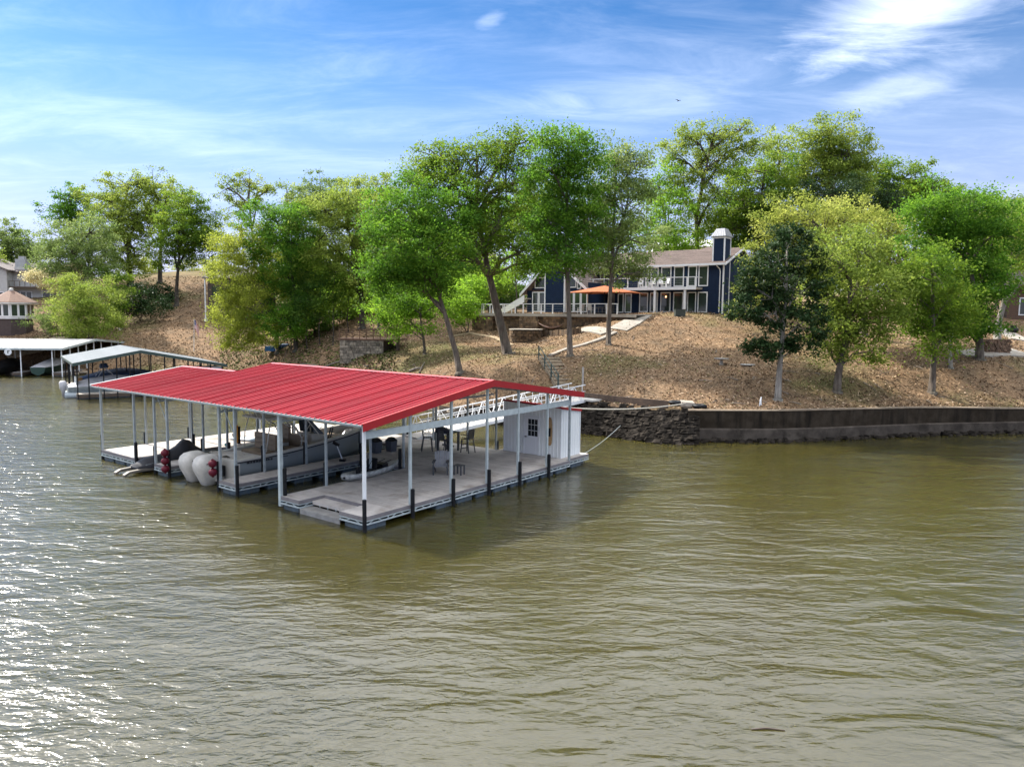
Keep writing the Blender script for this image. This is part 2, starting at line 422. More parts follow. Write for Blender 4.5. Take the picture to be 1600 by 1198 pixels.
# ------------------------------------------------------------------ shared surface materials
WHITE = pmat('white_paint', (.78,.79,.80), (.66,.68,.69), 2.0, .45)
GALV = pmat('galvanised_steel', (.40,.44,.45), (.29,.33,.34), 5, .45, .3, spec=.4)
PALEST = pmat('pale_steel', (.46,.52,.52), (.37,.42,.43), 4, .5, .1, spec=.3)
BLACKP = pmat('black_plastic', (.006,.0065,.008), (.014,.015,.017), 9, .5, spec=.2)
DECKM = pmat('weathered_deck_board', (.50,.46,.42), (.40,.37,.345), 1.3, .8, bump=.15, bscale=30, island=.10, mscale=(1,1,1), dirt=(.26,.225,.195,1), dscale=.8)
FASCM = pmat('grey_composite_fascia', (.20,.185,.185), (.14,.13,.135), 3, .7)
FLOATM = pmat('blue_grey_float', (.055,.085,.115), (.10,.13,.15), 3, .55, dirt=(.03,.032,.026,1), dscale=2.5)
REDM = pmat('red_roof_metal', (.27,.005,.015), (.235,.006,.017), .7, .5, spec=.14, island=.10, dirt=(.25,.014,.024,1), dscale=1.1, streak=(1,.18,1))
REDF = pmat('red_fascia_metal', (.34,.005,.008), (.29,.005,.008), 2, .4)
REDCAP = pmat('red_ridge_cap', (.42,.04,.05), (.38,.035,.045), 3, .35)
UNDERM = pmat('roof_underside', (.55,.55,.55), (.48,.48,.48), 2, .5)

# ------------------------------------------------------------------ the red-roofed dock: local x runs right along the gable side's normal, local y away from the water side
YAW = -0.6473
DZ = .526
dock = thing('covered_dock', 'big floating boat dock under a red ribbed metal gable roof on thin galvanised posts', 'dock', (-5.4012, 26.4782, 0), YAW)
ROOT = Matrix.Translation((-5.4012, 26.4782, 0)) @ Matrix.Rotation(YAW, 4, 'Z')
def dk(u, v, z): return (-u, v, z)
def dw(u, v, z): return ROOT @ Vector((-u, v, z))
SLOPE, EAVE = .1466, 4.0185
RIDGE_V, LRIDGE_V = 7.28, 4.95
def roof_z(u, v):
    rv = LRIDGE_V if u > 15.95 else RIDGE_V
    vv = v if v <= rv else 2*rv - v
    return EAVE + (vv + .285)*SLOPE
# decking: each section is one part made of separate boards with open joints
def decking(name, rects):
    b = MB()
    for (u0, u1, v0, v1) in rects:
        n = max(1, round((v1-v0)/.146)); st = (v1-v0)/n
        for i in range(n):
            a0 = v0 + i*st
            L_ = u1-u0; k = max(1, round(L_/3.6))
            for j in range(k):
                b.box(-(u0+L_*j/k) - .003, a0+.004, DZ-.03, -(u0+L_*(j+1)/k) + .003, a0+st-.004, DZ + rnd.uniform(-.004,.003))
    return b.build(name, DECKM, dock, kind='stuff')
decking('decking', [(0,5.16,1.25,14), (0,1.4,0,1.25), (3.88,5.16,0,1.25)])
decking('decking', [(5.16,8.33,7.25,14)])
decking('decking', [(8.33,9.65,0,14), (9.65,14.1,11.35,14)])
decking('decking', [(14.1,15.41,0,14)])
decking('decking', [(15.41,17.38,4.6,14), (17.38,21.1,0,14)])
decking('decking', [(.25,4.75,14.02,16.3)])
# sub-structure: fascia boards, white side trusses and float blocks round every edge (outward normal given by side)
fl0 = MB(); 
def rbox(b, sx, sy, z0, z1, c=.05):
    P = [(-sx/2+c,-sy/2),(sx/2-c,-sy/2),(sx/2,-sy/2+c),(sx/2,sy/2-c),(sx/2-c,sy/2),(-sx/2+c,sy/2),(-sx/2,sy/2-c),(-sx/2,-sy/2+c)]
    b.loft([[(x*.93,y*.9,z0) for x,y in P], [(x,y,z0+.1) for x,y in P], [(x,y,z1-.05) for x,y in P], [(x*.95,y*.92,z1) for x,y in P]])
rbox(fl0, 1.02, .62, -.30, .215); rbox(fl0, .12, .66, -.3, .19, .02)
FLOATS = []
def edge_run(p, q, out_, floats=True, fl_from=0.0):
    """p, q in (u, v); out_ = outward unit vector in (u, v)"""
    P = Vector((-p[0], p[1], 0)); Q = Vector((-q[0], q[1], 0)); O = Vector((-out_[0], out_[1], 0)); d = (Q-P); L_ = d.length; d.normalize()
    b = MB(); a0 = P + O*.012; a1 = Q + O*.012
    b.bar(a0 + Vector((0,0,DZ-.075)), a1 + Vector((0,0,DZ-.075)), .03, .145)
    b.build('fascia_board', FASCM, dock)
    tb = MB(); z0, z1 = .235, DZ-.17; off = O*.015
    tb.bar(P+off+Vector((0,0,z0)), Q+off+Vector((0,0,z0)), .05, .05); tb.bar(P+off+Vector((0,0,z1)), Q+off+Vector((0,0,z1)), .04, .03)
    n = max(1, round(L_/1.2)); st = L_/n
    for i in range(n):
        s0 = P+off+d*(st*i)
        for f0, f1 in ((.10,.30),(.70,.50)):
            tb.bar(s0+d*(st*(f0+.05))+Vector((0,0,z0)), s0+d*(st*(f1+.05))+Vector((0,0,z1)), .03, .03)
        if i: tb.bar(s0+Vector((0,0,z0)), s0+Vector((0,0,z1)), .035, .035)
    tb.build('side_truss', PALEST, dock)
    if floats:
        n = max(1, int(L_/1.22)); st = L_/n
        for i in range(n):
            if rnd.random() < .08 and n > 4: continue
            pos = P + d*(st*(i+.5)) - O*.36 + Vector((0,0,rnd.uniform(-.02,.015)))
            rz = math.atan2(d.y, d.x)
            if not FLOATS:
                o = fl0.build('float_block', FLOATM, dock); o.location = pos; o.rotation_euler = (0,0,rz); FLOATS.append(o)
            else: again(FLOATS[0], dock, pos, (0,0,rz))
edge_run((0,0),(0,14),(-1,0)); edge_run((0,0),(1.4,0),(0,-1)); edge_run((3.88,0),(5.16,0),(0,-1))
edge_run((1.4,1.25),(3.88,1.25),(0,-1), False); edge_run((3.88,0),(3.88,1.25),(-1,0), False); edge_run((1.4,0),(1.4,1.25),(1,0), False)
edge_run((5.16,0),(5.16,7.25),(1,0)); edge_run((5.16,7.25),(8.33,7.25),(0,-1)); edge_run((8.33,0),(8.33,7.25),(-1,0)); edge_run((8.33,0),(9.65,0),(0,-1))
edge_run((9.65,0),(9.65,11.35),(1,0)); edge_run((9.65,11.35),(14.1,11.35),(0,-1)); edge_run((14.1,0),(14.1,11.35),(-1,0)); edge_run((14.1,0),(15.41,0),(0,-1))
edge_run((15.41,0),(15.41,4.6),(1,0)); edge_run((15.41,4.6),(17.38,4.6),(0,-1)); edge_run((17.38,0),(17.38,4.6),(-1,0)); edge_run((17.38,0),(21.1,0),(0,-1))
edge_run((21.1,0),(21.1,14),(1,0)); edge_run((0,14),(21.1,14),(0,1)); edge_run((.25,14.02),(.25,16.3),(-1,0)); edge_run((4.75,14.02),(4.75,16.3),(1,0)); edge_run((.25,16.3),(4.75,16.3),(0,1))
# swim platform let into the front corner: two grey treads
b = MB(); b.box(-1.42,.62,.33,-3.86,1.22,.40); b.box(-1.42,.63,.26,-3.86,.66,.33); b.build('step_tread', DECKM, dock)
b = MB(); b.box(-1.42,.0,.13,-3.86,.60,.20); b.box(-1.42,.01,-.1,-3.86,.04,.13); b.build('step_tread', pmat('wet_tread', (.20,.19,.18), (.30,.29,.27), 3, .55), dock)
for u in (1.9,2.4,2.9,3.4):
    b = MB(); b.bar(dk(u,.64,.2), dk(u,.64,.33), .03,.03); b.build('step_bracket', PALEST, dock)
# posts, each with its black pile sleeve as a sub-part
def post(u, v, out_=None, r=.05, zb=.2, zt=None, mat=GALV, sleeve=1.15):
    zt = (roof_z(u, v) - .13) if zt is None else zt
    b = MB(); b.cbox(dk(u, v, (zb+zt)/2), 2*r, 2*r, zt-zb); b.cbox(dk(u, v, zt-.01), 3.4*r, 3.4*r, .02)
    o = b.build('post', mat, dock)
    if out_ is not None:
        s = MB(); c = dk(u+out_[0]*.13, v+out_[1]*.13, 0)
        s.lathe([(.075,-.4),(.08,0),(.08,sleeve),(.066,sleeve+.02)], c, 10)
        s.build('pile_sleeve', BLACKP, o)
    return o
for v in (2.40,4.81,7.2,9.52,11.94): post(0.03, v, (-1.05,0), .048, .2, None, PALEST, 1.15)
post(0.03, 14.0, None, .05, .22, None, GALV)
post(0.03, 0.03, (-.8,-.75), .052, .2, None, WHITE, 1.2)
post(5.13, .03, (-.9,.9), .075, .1, None, PALEST, 1.65)
for u, o_ in ((8.33+.06,(-1,-.2)),(9.65-.05,(1,-.2)),(14.15,(-1,-.25)),(15.36,(1,.2)),(17.43,(-1,-.2)),(21.07,(.95,.3))): post(u, .04, o_, .05, .2, None, GALV, 1.35)
for u, v, o_, sl_ in ((5.12,2.35,(1,.3),1.5),(5.12,4.9,(1,0),1.3),(5.3,7.2,(1,-.9),1.45),(9.6,2.3,(1,0),1.75),(9.6,4.7,(1,0),1.6),(9.6,8.3,(1,0),1.7),(8.38,7.2,(-1,-1),1.4),(14.15,3.2,(-1,0),1.3),(14.15,8,(-1,0),1.4),
                    (15.4,2.6,(1,0),1.4),(15.4,5.8,None,0),(17.4,3.1,(-1,0),1.4),(17.43,5.8,(-1,.5),1.5),(21.05,2.4,(1,0),1.2),(21.05,5.0,(1,0),1.2),(21.05,9.75,(1,0),1.2),(17.43,9.75,(1,0),1.2),
                    (12,13.95,(0,1),1.0),(7.7,12.1,None,0),(6.4,13.3,None,0),(4.85,13.95,(0,1),1.0),(9.65,13.95,(0,1),1.0),(15.6,13.95,(0,1),1.0)):
    post(u, v, o_, .045, .3, None, GALV, sl_)
# roof framing: eave beams, rafters on every post line, tie beams and webs
b = MB(); b.box(.22,-.20,EAVE-.12,-21.4,-.10,EAVE-.025); b.build('eave_beam', PALEST, dock)
b = MB(); b.box(.22,14.62,EAVE-.17,-15.9,14.74,EAVE-.03); b.build('eave_beam', GALV, dock)
b = MB(); b.box(-15.95,10.02,EAVE-.17,-21.4,10.12,EAVE-.03); b.build('eave_beam', GALV, dock)
for u in (.03,2.6,5.13,8.39,9.6,11.9,14.15,15.38,17.43,19.3,21.07):
    b = MB(); rv = LRIDGE_V if u > 15.95 else RIDGE_V
    for a0, a1 in ((-.1,rv),(rv,2*rv+.1)): b.bar(dk(u,a0,roof_z(u,a0)-.09), dk(u,a1,roof_z(u,a1)-.09), .06, .10)
    b.build('rafter', GALV, dock)
for u in (5.13,9.6,15.38):
    b = MB(); b.bar(dk(u,.05,3.62), dk(u,14,3.62), .07, .10)
    for k in range(6):
        v0 = .1+k*2.33; b.bar(dk(u,v0,3.62), dk(u,v0+1.16,roof_z(u,v0+1.16)-.12), .04,.04); b.bar(dk(u,v0+2.3,3.62), dk(u,v0+1.16,roof_z(u,v0+1.16)-.12), .04,.04)
    b.build('roof_truss', GALV, dock)
for k in range(5):
    v0 = 1.2+k*2.6; b = MB(); b.bar(dk(.05,v0,roof_z(1,v0)-.05), dk(15.8 if v0 > 10 else 21.2,v0,roof_z(1,v0)-.05 if v0 < 5 else min(roof_z(1,v0),9)-.05), .05,.05)
    if v0 < 5 or True: pass
    if v0 > 5:
        b = MB(); b.bar(dk(.05,v0,roof_z(1,v0)-.05), dk(15.8,v0,roof_z(1,v0)-.05), .05,.05)
    b.build('purlin', GALV, dock)
b = MB(); b.bar(dk(.03,.08,3.57), dk(.03,14.0,3.57), .06, .27); b.build('tie_beam', PALEST, dock)
b = MB()
for u,v in ((14.15,.05),(8.39,.05),(9.6,4.7)): b.bar(dk(u,v,2.6), dk(u+ .9,v,roof_z(u,v)-.15), .03,.03)
b.build('knee_brace', GALV, dock)
# ribbed roof panels, one object per sheet; three ribs on each
def panel_mesh(width, v0, v1, z0, z1):
    b = MB(); n = 3; pr = []
    for k in range(n):
        x = width*k/n; s = width/n
        hh = .055 if k == 0 else .040
        pr += [(x+.0,hh),(x+.035,hh),(x+.075,.0),(x+s-.035,.0)]
    pr.append((width,.055))
    top0 = [(-x, v0, z0+h) for x,h in pr]; top1 = [(-x, v1, z1+h) for x,h in pr]
    bot1 = [(-x, v1, z1+h-.012) for x,h in reversed(pr)]; bot0 = [(-x, v0, z0+h-.012) for x,h in reversed(pr)]
    m = len(pr); o = 0
    b.v = top0 + top1
    for j in range(m-1): b.f.append((j, j+1, m+j+1, m+j)); b.m.append(0)
    k0 = len(b.v); b.v += [(x,y,z-.012) for x,y,z in top0] + [(x,y,z-.012) for x,y,z in top1]
    for j in range(m-1): b.f.append((k0+j, k0+m+j, k0+m+j+1, k0+j+1)); b.m.append(1)
    for j in range(m-1): b.f.append((j, k0+j, k0+j+1, j+1)); b.m.append(1)
    return b
def roof_run(u0, u1, v0, v1, z0, z1):
    n = round((u1-u0)/.914); wd = (u1-u0)/n; src = None
    for i in range(n):
        if src is None: src = panel_mesh(wd, v0, v1, z0, z1).build('roof_panel', [REDM, UNDERM], dock); o = src
        else: o = again(src, dock)
        o.location = (-(u0+wd*i), 0, rnd.uniform(-.004,.004))
zr = EAVE + (RIDGE_V+.285)*SLOPE; zl = EAVE + (LRIDGE_V+.285)*SLOPE
roof_run(-.26, 15.95, -.285, RIDGE_V, EAVE, zr); roof_run(-.26, 15.95, 2*RIDGE_V+.285, RIDGE_V, EAVE, zr)
roof_run(15.95, 21.45, -.285, LRIDGE_V, EAVE, zl); roof_run(15.95, 21.45, 2*LRIDGE_V+.285, LRIDGE_V, EAVE, zl)
def cap(u0, u1, rv, z):
    b = MB(); b.loft([[dk(u0,rv-.17,z+.012),dk(u0,rv-.03,z+.055),dk(u0,rv+.03,z+.055),dk(u0,rv+.17,z+.012),dk(u0,rv,z+.0)], [dk(u1,rv-.17,z+.012),dk(u1,rv-.03,z+.055),dk(u1,rv+.03,z+.055),dk(u1,rv+.17,z+.012),dk(u1,rv,z+.0)]])
    b.build('ridge_cap', REDCAP, dock)
cap(-.28, 15.97, RIDGE_V, zr+.012); cap(15.97, 21.47, LRIDGE_V, zl+.012)
def rake(u, v0, v1, z0, z1, mat=REDF, h=.285):
    b = MB(); d = .018
    b.prism([dk(u,v0,z0+.045), dk(u,v1,z1+.045), dk(u,v1,z1+.045-h), dk(u,v0,z0+.045-h)], (d,0,0))
    b.prism([dk(u,v0,z0+.047), dk(u,v1,z1+.047), dk(u,v1,z1+.053), dk(u,v0,z0+.053)], (-.13,0,0))
    b.build('rake_fascia', mat, dock)
rake(-.285, -.30, RIDGE_V, EAVE, zr); rake(-.285, 2*RIDGE_V+.3, RIDGE_V, EAVE, zr)
rake(21.46, -.30, LRIDGE_V, EAVE, zl, PALEST, .12); rake(21.46, 2*LRIDGE_V+.3, LRIDGE_V, EAVE, zl, PALEST, .12)
b = MB(); b.bar(dk(-.2,-.30,EAVE-.03), dk(21.4,-.30,EAVE-.03), .02, .03); b.build('eave_trim', PALEST, dock)
rake(15.93, LRIDGE_V+.1, RIDGE_V, zl, zr, REDF, .2)

# red fender balls hanging on two posts
FEND = pmat('dark_red_vinyl', (.11,.006,.018), (.085,.006,.015), 4, .5, spec=.25)
def fender(u, v, z, lab, grp):
    b = MB(); b.ball((0,0,0), .19, .19, .185, 14, 10); b.lathe([(.05,-.215),(.05,-.18)], (0,0,0), 8); b.lathe([(.05,.18),(.05,.215)], (0,0,0), 8)
    o = b.build('fender_ball', FEND, None, True); o.location = dw(u, v, z); tag(o, lab, 'fender', grp)
for z, nm in ((1.26,'topmost'),(.87,'middle'),(.48,'lowest')): fender(13.95, -.22, z, nm + ' of the three dark red fender balls on the post by the jet ski', 'dark red fender balls hanging on dock posts')
for z, nm in ((1.30,'upper'),(.90,'lower')): fender(9.75, -.24, z, nm + ' of the two dark red fender balls on the post beside the outboards', 'dark red fender balls hanging on dock posts')

# ------------------------------------------------------------------ storage shed on the back of the dock
SHEDW = pmat('white_steel_siding', (.78,.80,.79), (.72,.74,.73), .8, .42)
GLASSD = pmat('dark_glass', (.012,.016,.02), None, 1, .06, spec=.8)
shed = thing('storage_shed', 'white ribbed metal storage shed with a red roof edge and a nine pane door', 'shed', dw(2.52,15.05,DZ), YAW)
SHX0, SHX1, SHY0, SHY1 = -1.88, 1.88, -.93, .93          # local x to the right, y away
def ribbed(width, h0, h1):
    b = MB(); pr = []
    n = max(1, round(width/.23)); s = width/n
    for k in range(n): pr += [(s*k,.022),(s*k+.03,.022),(s*k+.05,0),(s*(k+1)-.02,0)]
    pr.append((width,.022))
    b.loft([[(x,-y_,0) for x,y_ in pr], [(x,-y_,h0+(h1-h0)*x/width) for x,y_ in pr]], closed=False)
    b.add([(0,.03,0),(width,.03,0),(width,.03,h1),(0,.03,h0)], [(3,2,1,0)])
    return b
def wall_panels(a, bpt, zA, zB, skip=None):
    P = Vector(a); Q = Vector(bpt); L_ = (Q-P).length; n = round(L_/.93); wd = L_/n; ang = math.atan2((Q-P).y, (Q-P).x)
    for i in range(n):
        if skip and i in skip: continue
        o = ribbed(wd, zA+(zB-zA)*i/n, zA+(zB-zA)*(i+1)/n).build('wall_panel', SHEDW, shed); o.location = P+(Q-P)*(i/n); o.rotation_euler = (0,0,ang)
wall_panels((SHX0,SHY0,0),(SHX1,SHY0,0),2.80,2.68); wall_panels((SHX1,SHY0,0),(SHX1,SHY1,0),2.68,2.40)
wall_panels((SHX1,SHY1,0),(SHX0,SHY1,0),2.38,2.50); wall_panels((SHX0,SHY1,0),(SHX0,SHY0,0),2.50,2.80)
for x,y in ((SHX0,SHY0),(SHX1,SHY0),(SHX1,SHY1),(SHX0,SHY1)):
    b = MB(); b.box(x-.035,y-.035,0,x+.035,y+.035,(2.70 if x > 0 else 2.82)-(.30 if y > 0 else 0)); b.build('corner_trim', WHITE, shed)
b = MB(); b.prism([(SHX0-.05,SHY0-.05,2.84),(SHX1+.06,SHY0-.05,2.72),(SHX1+.06,SHY1+.06,2.42),(SHX0-.05,SHY1+.06,2.54)], (0,0,.03)); b.build('roof', REDM, shed)
b = MB(); b.bar((SHX0-.05,SHY0-.06,2.83),(SHX1+.07,SHY0-.06,2.71),.02,.10); b.bar((SHX1+.07,SHY0-.07,2.70),(SHX1+.07,SHY1+.07,2.40),.02,.13); b.build('roof_edge', REDF, shed)
dr = MB(); dr.box(-.46,SHY0-.055,.02,.46,SHY0-.025,2.06); dr.box(-.32,SHY0-.065,.14,.32,SHY0-.055,.92)
door = dr.build('door', pmat('white_door', (.74,.75,.77), (.70,.71,.73), 1, .4), shed)
fr = MB()
for x0,x1,z0,z1 in ((-.53,-.46,0,2.12),(.46,.53,0,2.12),(-.53,.53,2.06,2.13)): fr.box(x0,SHY0-.07,z0,x1,SHY0-.02,z1)
fr.build('door_frame', WHITE, shed)
pw, ph = .20, .30
for i in range(3):
    for j in range(3):
        g = MB(); x = -.22+.04+i*.215-.02; z = 1.02+j*.315; g.box(x-.0,SHY0-.062,z,x+.185,SHY0-.054,z+.285); g.build('pane', GLASSD, door)
hd = MB(); hd.box(-.42,SHY0-.075,.93,-.30,SHY0-.055,.98); hd.tube([(-.41,SHY0-.075,.955),(-.41,SHY0-.11,.955),(-.30,SHY0-.11,.955)], .012, 6); hd.build('handle', BLACKP, door)
# narrow board hanging on the shed wall
b = MB(); prof = [(0,.0),(.06,.02),(.11,.12),(.135,.35),(.14,.75),(.13,1.15),(.10,1.38),(.05,1.5),(0,1.52)]
pts = [(x,z) for x,z in prof] + [(-x,z) for x,z in reversed(prof[1:-1])]
b.prism([(x,0,z) for x,z in pts], (0,-.05,0))
bd = b.build('wakeboard', pmat('tan_board', (.42,.27,.13), (.33,.20,.09), 3, .4), None)
bd.location = shed.matrix_basis @ Vector((1.22, SHY0-.035, .62)) ; bd.rotation_euler = (0,0,YAW)
bd.location = dw(1.30, 14.08, 1.15)
tag(bd, 'tall narrow tan board with a black middle hanging on the white shed wall', 'board')
b = MB(); b.box(-.07,-.075,.5,.07,-.052,.95); b.build('binding', BLACKP, bd)
# ------------------------------------------------------------------ boats and things on the dock
HULL = pmat('slate_grey_gelcoat', (.33,.36,.36), (.31,.34,.34), .6, .22, spec=.6)
GELW = pmat('cream_gelcoat', (.56,.54,.49), (.50,.48,.43), 1.5, .35)
TAN = pmat('tan_vinyl', (.27,.20,.13), (.23,.165,.105), 3, .5, island=.08)
CANV = pmat('cream_canvas', (.58,.55,.50), (.46,.44,.40), 3.5, .8, bump=.3, bscale=6)
DARKD = pmat('charcoal_decal', (.03,.032,.036), None, 1, .5)
CHROME = pmat('cream_tube', (.66,.64,.58), (.56,.54,.49), 4, .35, .1)
boat = thing('motor_boat', 'slate grey motor boat with tan seats and two cream covered outboards in the dock slip', 'boat', dw(11.78, 1.35, 0), YAW)
# hull stations: y, half beam at rail, half beam at chine, z rail, z chine, z keel
ST = [(0,1.42,1.22,1.08,.10,-.42),(1.2,1.48,1.27,1.10,.10,-.45),(3,1.52,1.28,1.20,.14,-.46),(5,1.50,1.20,1.36,.22,-.45),(6.8,1.34,.98,1.52,.36,-.40),(8.2,1.02,.64,1.66,.55,-.24),(9.3,.56,.28,1.78,.80,.12),(9.9,.16,.06,1.86,1.1,.65)]
rings = []
for y,br,bc,zr_,zc,zk in ST:
    rings.append([(-br,y,zr_),(-br*.985,y,zr_-.10),(-(br*.62+bc*.38),y,zr_*.55+zc*.45),(-bc,y,zc),(0,y,zk),(bc,y,zc),(br*.62+bc*.38,y,zr_*.55+zc*.45),(br*.985,y,zr_-.10),(br,y,zr_)])
b = MB(); b.loft(rings, closed=False, cap=False); n = 9
b.add(rings[0], [tuple(range(9))])
b.build('hull', HULL, boat, True)
b = MB()        # gunwale cap, cockpit side and deck
inn = []
for y,br,bc,zr_,zc,zk in ST:
    w_ = max(br-.24, .02); zd = .62 if y < 6.9 else zr_-.18
    inn.append([(-br-.03,y,zr_-.05),(-br-.03,y,zr_+.03),(-w_,y,zr_+.035),(-w_+.03,y,zd),(w_-.03,y,zd),(w_,y,zr_+.035),(br+.03,y,zr_+.03),(br+.03,y,zr_-.05)])
b.loft(inn, closed=False, cap=False); b.build('cockpit_liner', GELW, boat)
b = MB(); b.box(-1.40,-.06,.05,1.40,.16,1.13); b.prism([(-1.36,-.06,.12),(1.36,-.06,.12),(1.36,-.75,.30),(-1.36,-.75,.30)], (0,0,-.12)); b.box(-1.2,.16,.6,1.2,.75,1.05); b.build('transom', GELW, boat)
b = MB()
for i in range(len(ST)-1):
    y,br,_,zr_,_,_ = ST[i]; y2,br2,_,zr2,_,_ = ST[i+1]
    b.bar((br+.035,y,zr_-.09),(br2+.035,y2,zr2-.09),.03,.05); b.bar((-br-.035,y,zr_-.09),(-br2-.035,y2,zr2-.09),.03,.05)
b.build('rub_rail', DARKD, boat)
b = MB()
for k in range(9): b.cbox((1.475+.0*k, .55+k*.16, .93), .02, .10 if k % 3 else .13, .07 if k % 2 else .09)
b.cbox((1.48,2.6,.96), .02,.35,.03)
b.build('hull_lettering', DARKD, boat, kind='stuff')
# twin outboards under canvas
for sx in (-.70,.52):
    b = MB(); b.loft([[(sx+a*w_*.5, -.95+c*l_*.5+yo, z) for a,c in ((-.7,-1),(.7,-1),(1,-.6),(1,.6),(.7,1),(-.7,1),(-1,.6),(-1,-.6))]
        for z,w_,l_,yo in ((-.06,.30,.40,.05),(.05,.46,.60,.02),(.35,.62,.80,0),(.70,.80,1.04,-.04),(1.0,.84,1.12,-.05),(1.24,.76,1.02,-.03),(1.38,.58,.80,.02),(1.44,.30,.44,.06))])
    ob = b.build('outboard_motor', CANV, boat, True)
    d = MB(); d.cbox((sx+.405,-1.1,1.08),.05,.30,.045,rx=.18); d.cbox((sx+.425,-1.05,.97),.04,.07,.06,rx=.12); d.cbox((sx+.425,-.95,.98),.04,.07,.06,rx=.12); d.cbox((sx+.425,-.85,.99),.04,.07,.06,rx=.12); d.cbox((sx+.42,-.78,.78),.03,.14,.05); d.build('decal', DARKD, ob, kind='stuff')
    d = MB(); d.cbox((sx,-.30,.55),.30,.30,.5); d.cbox((sx,-.75,-.25),.12,.35,.5); d.build('mount_bracket', BLACKP, ob)
# transom cover with clutter, seats, console, hardtop frame
b = MB(); b.loft([[(-1.2+i*.3, y, 1.08+.10*math.sin(i*1.3+y*3)+(.10 if 0<i<8 else 0)) for i in range(9)] for y in (-.05,.3,.7,1.1)], closed=False); b.build('stern_cover', CANV, boat, True)
def seat(x0,x1,y0,y1,z,back=None):
    b = MB(); b.box(x0,y0,.62,x1,y1,z-.14); o = b.build('seat_base', GELW, boat)
    b = MB(); c = .04
    b.loft([[(x0+k,y0+k,zz_),(x1-k,y0+k,zz_),(x1-k,y1-k,zz_),(x0+k,y1-k,zz_)] for zz_,k in ((z-.14,0),(z-.03,0),(z,c))]); b.build('seat_cushion', TAN, o)
    if back:
        b = MB()
        for r_ in range(3): b.box(x0+.02,back,z+.02+r_*.26,x1-.02,back+.16,z+.26+r_*.26)
        b.build('seat_back', TAN, o)
seat(-.95,.85,1.75,2.5,1.15,2.5); seat(.30,1.05,3.2,3.8,1.20); seat(-.9,.0,3.2,3.9,1.45,3.9); seat(-.75,.75,6.4,7.2,1.35)
b = MB(); b.box(-.95,3.95,.62,.95,4.15,1.75); b.build('leaning_post', TAN, boat)
b = MB(); b.loft([[(-.62,4.9,.62),(.62,4.9,.62),(.62,5.9,.62),(-.62,5.9,.62)],[(-.60,4.9,1.7),(.60,4.9,1.7),(.60,5.75,1.55),(-.60,5.75,1.55)]]); con = b.build('console', GELW, boat)
b = MB(); b.add([(-.6,5.05,1.7),(.6,5.05,1.7),(.55,4.9,2.45),(-.55,4.9,2.45),(-.6,5.75,1.56),(.6,5.75,1.56)], [(4,5,2,3),(0,4,3),(1,2,5)]); b.build('windshield', pmat('smoked_windshield', (.10,.12,.14), None, 1, .08, spec=.8), con)
b = MB(); b.lathe([(.16,0),(.19,.02),(.16,.04)], (-.2,4.75,1.45), 12); b.build('steering_wheel', DARKD, con)
def frame(name, pts, r=.032): b = MB(); b.tube(pts, r, 6); b.build(name, CHROME, boat, True)
for sx in (-1,1):
    frame('top_leg', [(sx*.95,3.9,.7),(sx*.98,4.0,1.6),(sx*.92,3.7,2.2),(sx*.9,3.0,2.62),(sx*.9,2.6,2.72)]); frame('top_leg', [(sx*.95,5.3,.9),(sx*.92,5.1,1.7),(sx*.9,4.6,2.3),(sx*.88,4.2,2.72)])
    frame('top_leg', [(sx*.95,1.9,1.2),(sx*1.0,2.0,2.0),(sx*.95,2.2,2.75)], .028); frame('top_rail', [(sx*.95,2.0,2.74),(sx*.92,5.6,2.80)]); frame('top_brace', [(sx*.96,4.0,1.6),(sx*.9,4.6,2.3)], .022); frame('top_brace', [(sx*.93,2.6,2.7),(sx*.95,3.8,2.0)], .022)
    frame('bow_rail', [(sx*1.30,6.9,1.55),(sx*1.15,7.2,1.85),(sx*.8,8.6,2.05),(sx*.3,9.6,2.15)], .018)
b = MB(); b.loft([[(-1.05,1.9,2.78),(1.05,1.9,2.78),(1.05,1.9,2.85),(-1.05,1.9,2.85)],[(-1.1,3.8,2.84),(1.1,3.8,2.84),(1.1,3.8,2.92),(-1.1,3.8,2.92)],[(-.95,5.7,2.80),(.95,5.7,2.80),(.95,5.7,2.87),(-.95,5.7,2.87)]]); b.build('hard_top', CANV, boat)
for k in range(4):
    b = MB(); b.tube([(-.75+k*.5,1.95,2.85),(-.75+k*.5,1.75,3.15)], .03, 6); b.build('rod_holder', CHROME, boat)
b = MB(); b.tube([(.95,4.35,1.0),(1.0,4.2,1.45),(1.0,3.9,1.5)], .03, 6); b.build('grab_rail', CHROME, boat)
for k in range(2):
    b = MB(); b.cbox((.72+.16*k,5.95,1.55),.06,.05,.75,rx=-.35); b.build('seat_strap', DARKD, boat)

# jet ski under a black cover in the left slip
ski = thing('jet_ski', 'jet ski hidden under a black cover in the narrow slip with grey lift arms', 'jet ski', dw(16.35,-.55,0), YAW)
COVER = pmat('black_cover', (.012,.013,.017), (.022,.023,.03), 2, .65, bump=.3, bscale=5)
rings = []
for y,hw,zb,zt in ((0,.42,.20,.42),(.5,.55,.12,.66),(1.1,.58,.10,.72),(1.7,.56,.10,.80),(2.2,.52,.12,1.05),(2.6,.46,.16,1.38),(2.85,.40,.22,1.30),(3.2,.30,.30,.95),(3.6,.12,.45,.72)):
    rings.append([(-hw,y,zb+.15),(-hw*.8,y,zb),(hw*.8,y,zb),(hw,y,zb+.15),(hw*.86,y,zb+(zt-zb)*.55),(hw*.35,y,zt),(-hw*.35,y,zt),(-hw*.86,y,zb+(zt-zb)*.55)])
b = MB(); b.loft(rings); b.build('cover', COVER, ski, True)
b = MB(); b.cbox((.45,.9,.45),.03,1.1,.05,rx=.1); b.build('cover_stripe', GALV, ski)
LIFT = pmat('weathered_grey_plastic', (.17,.15,.125), (.11,.10,.085), 4, .6)
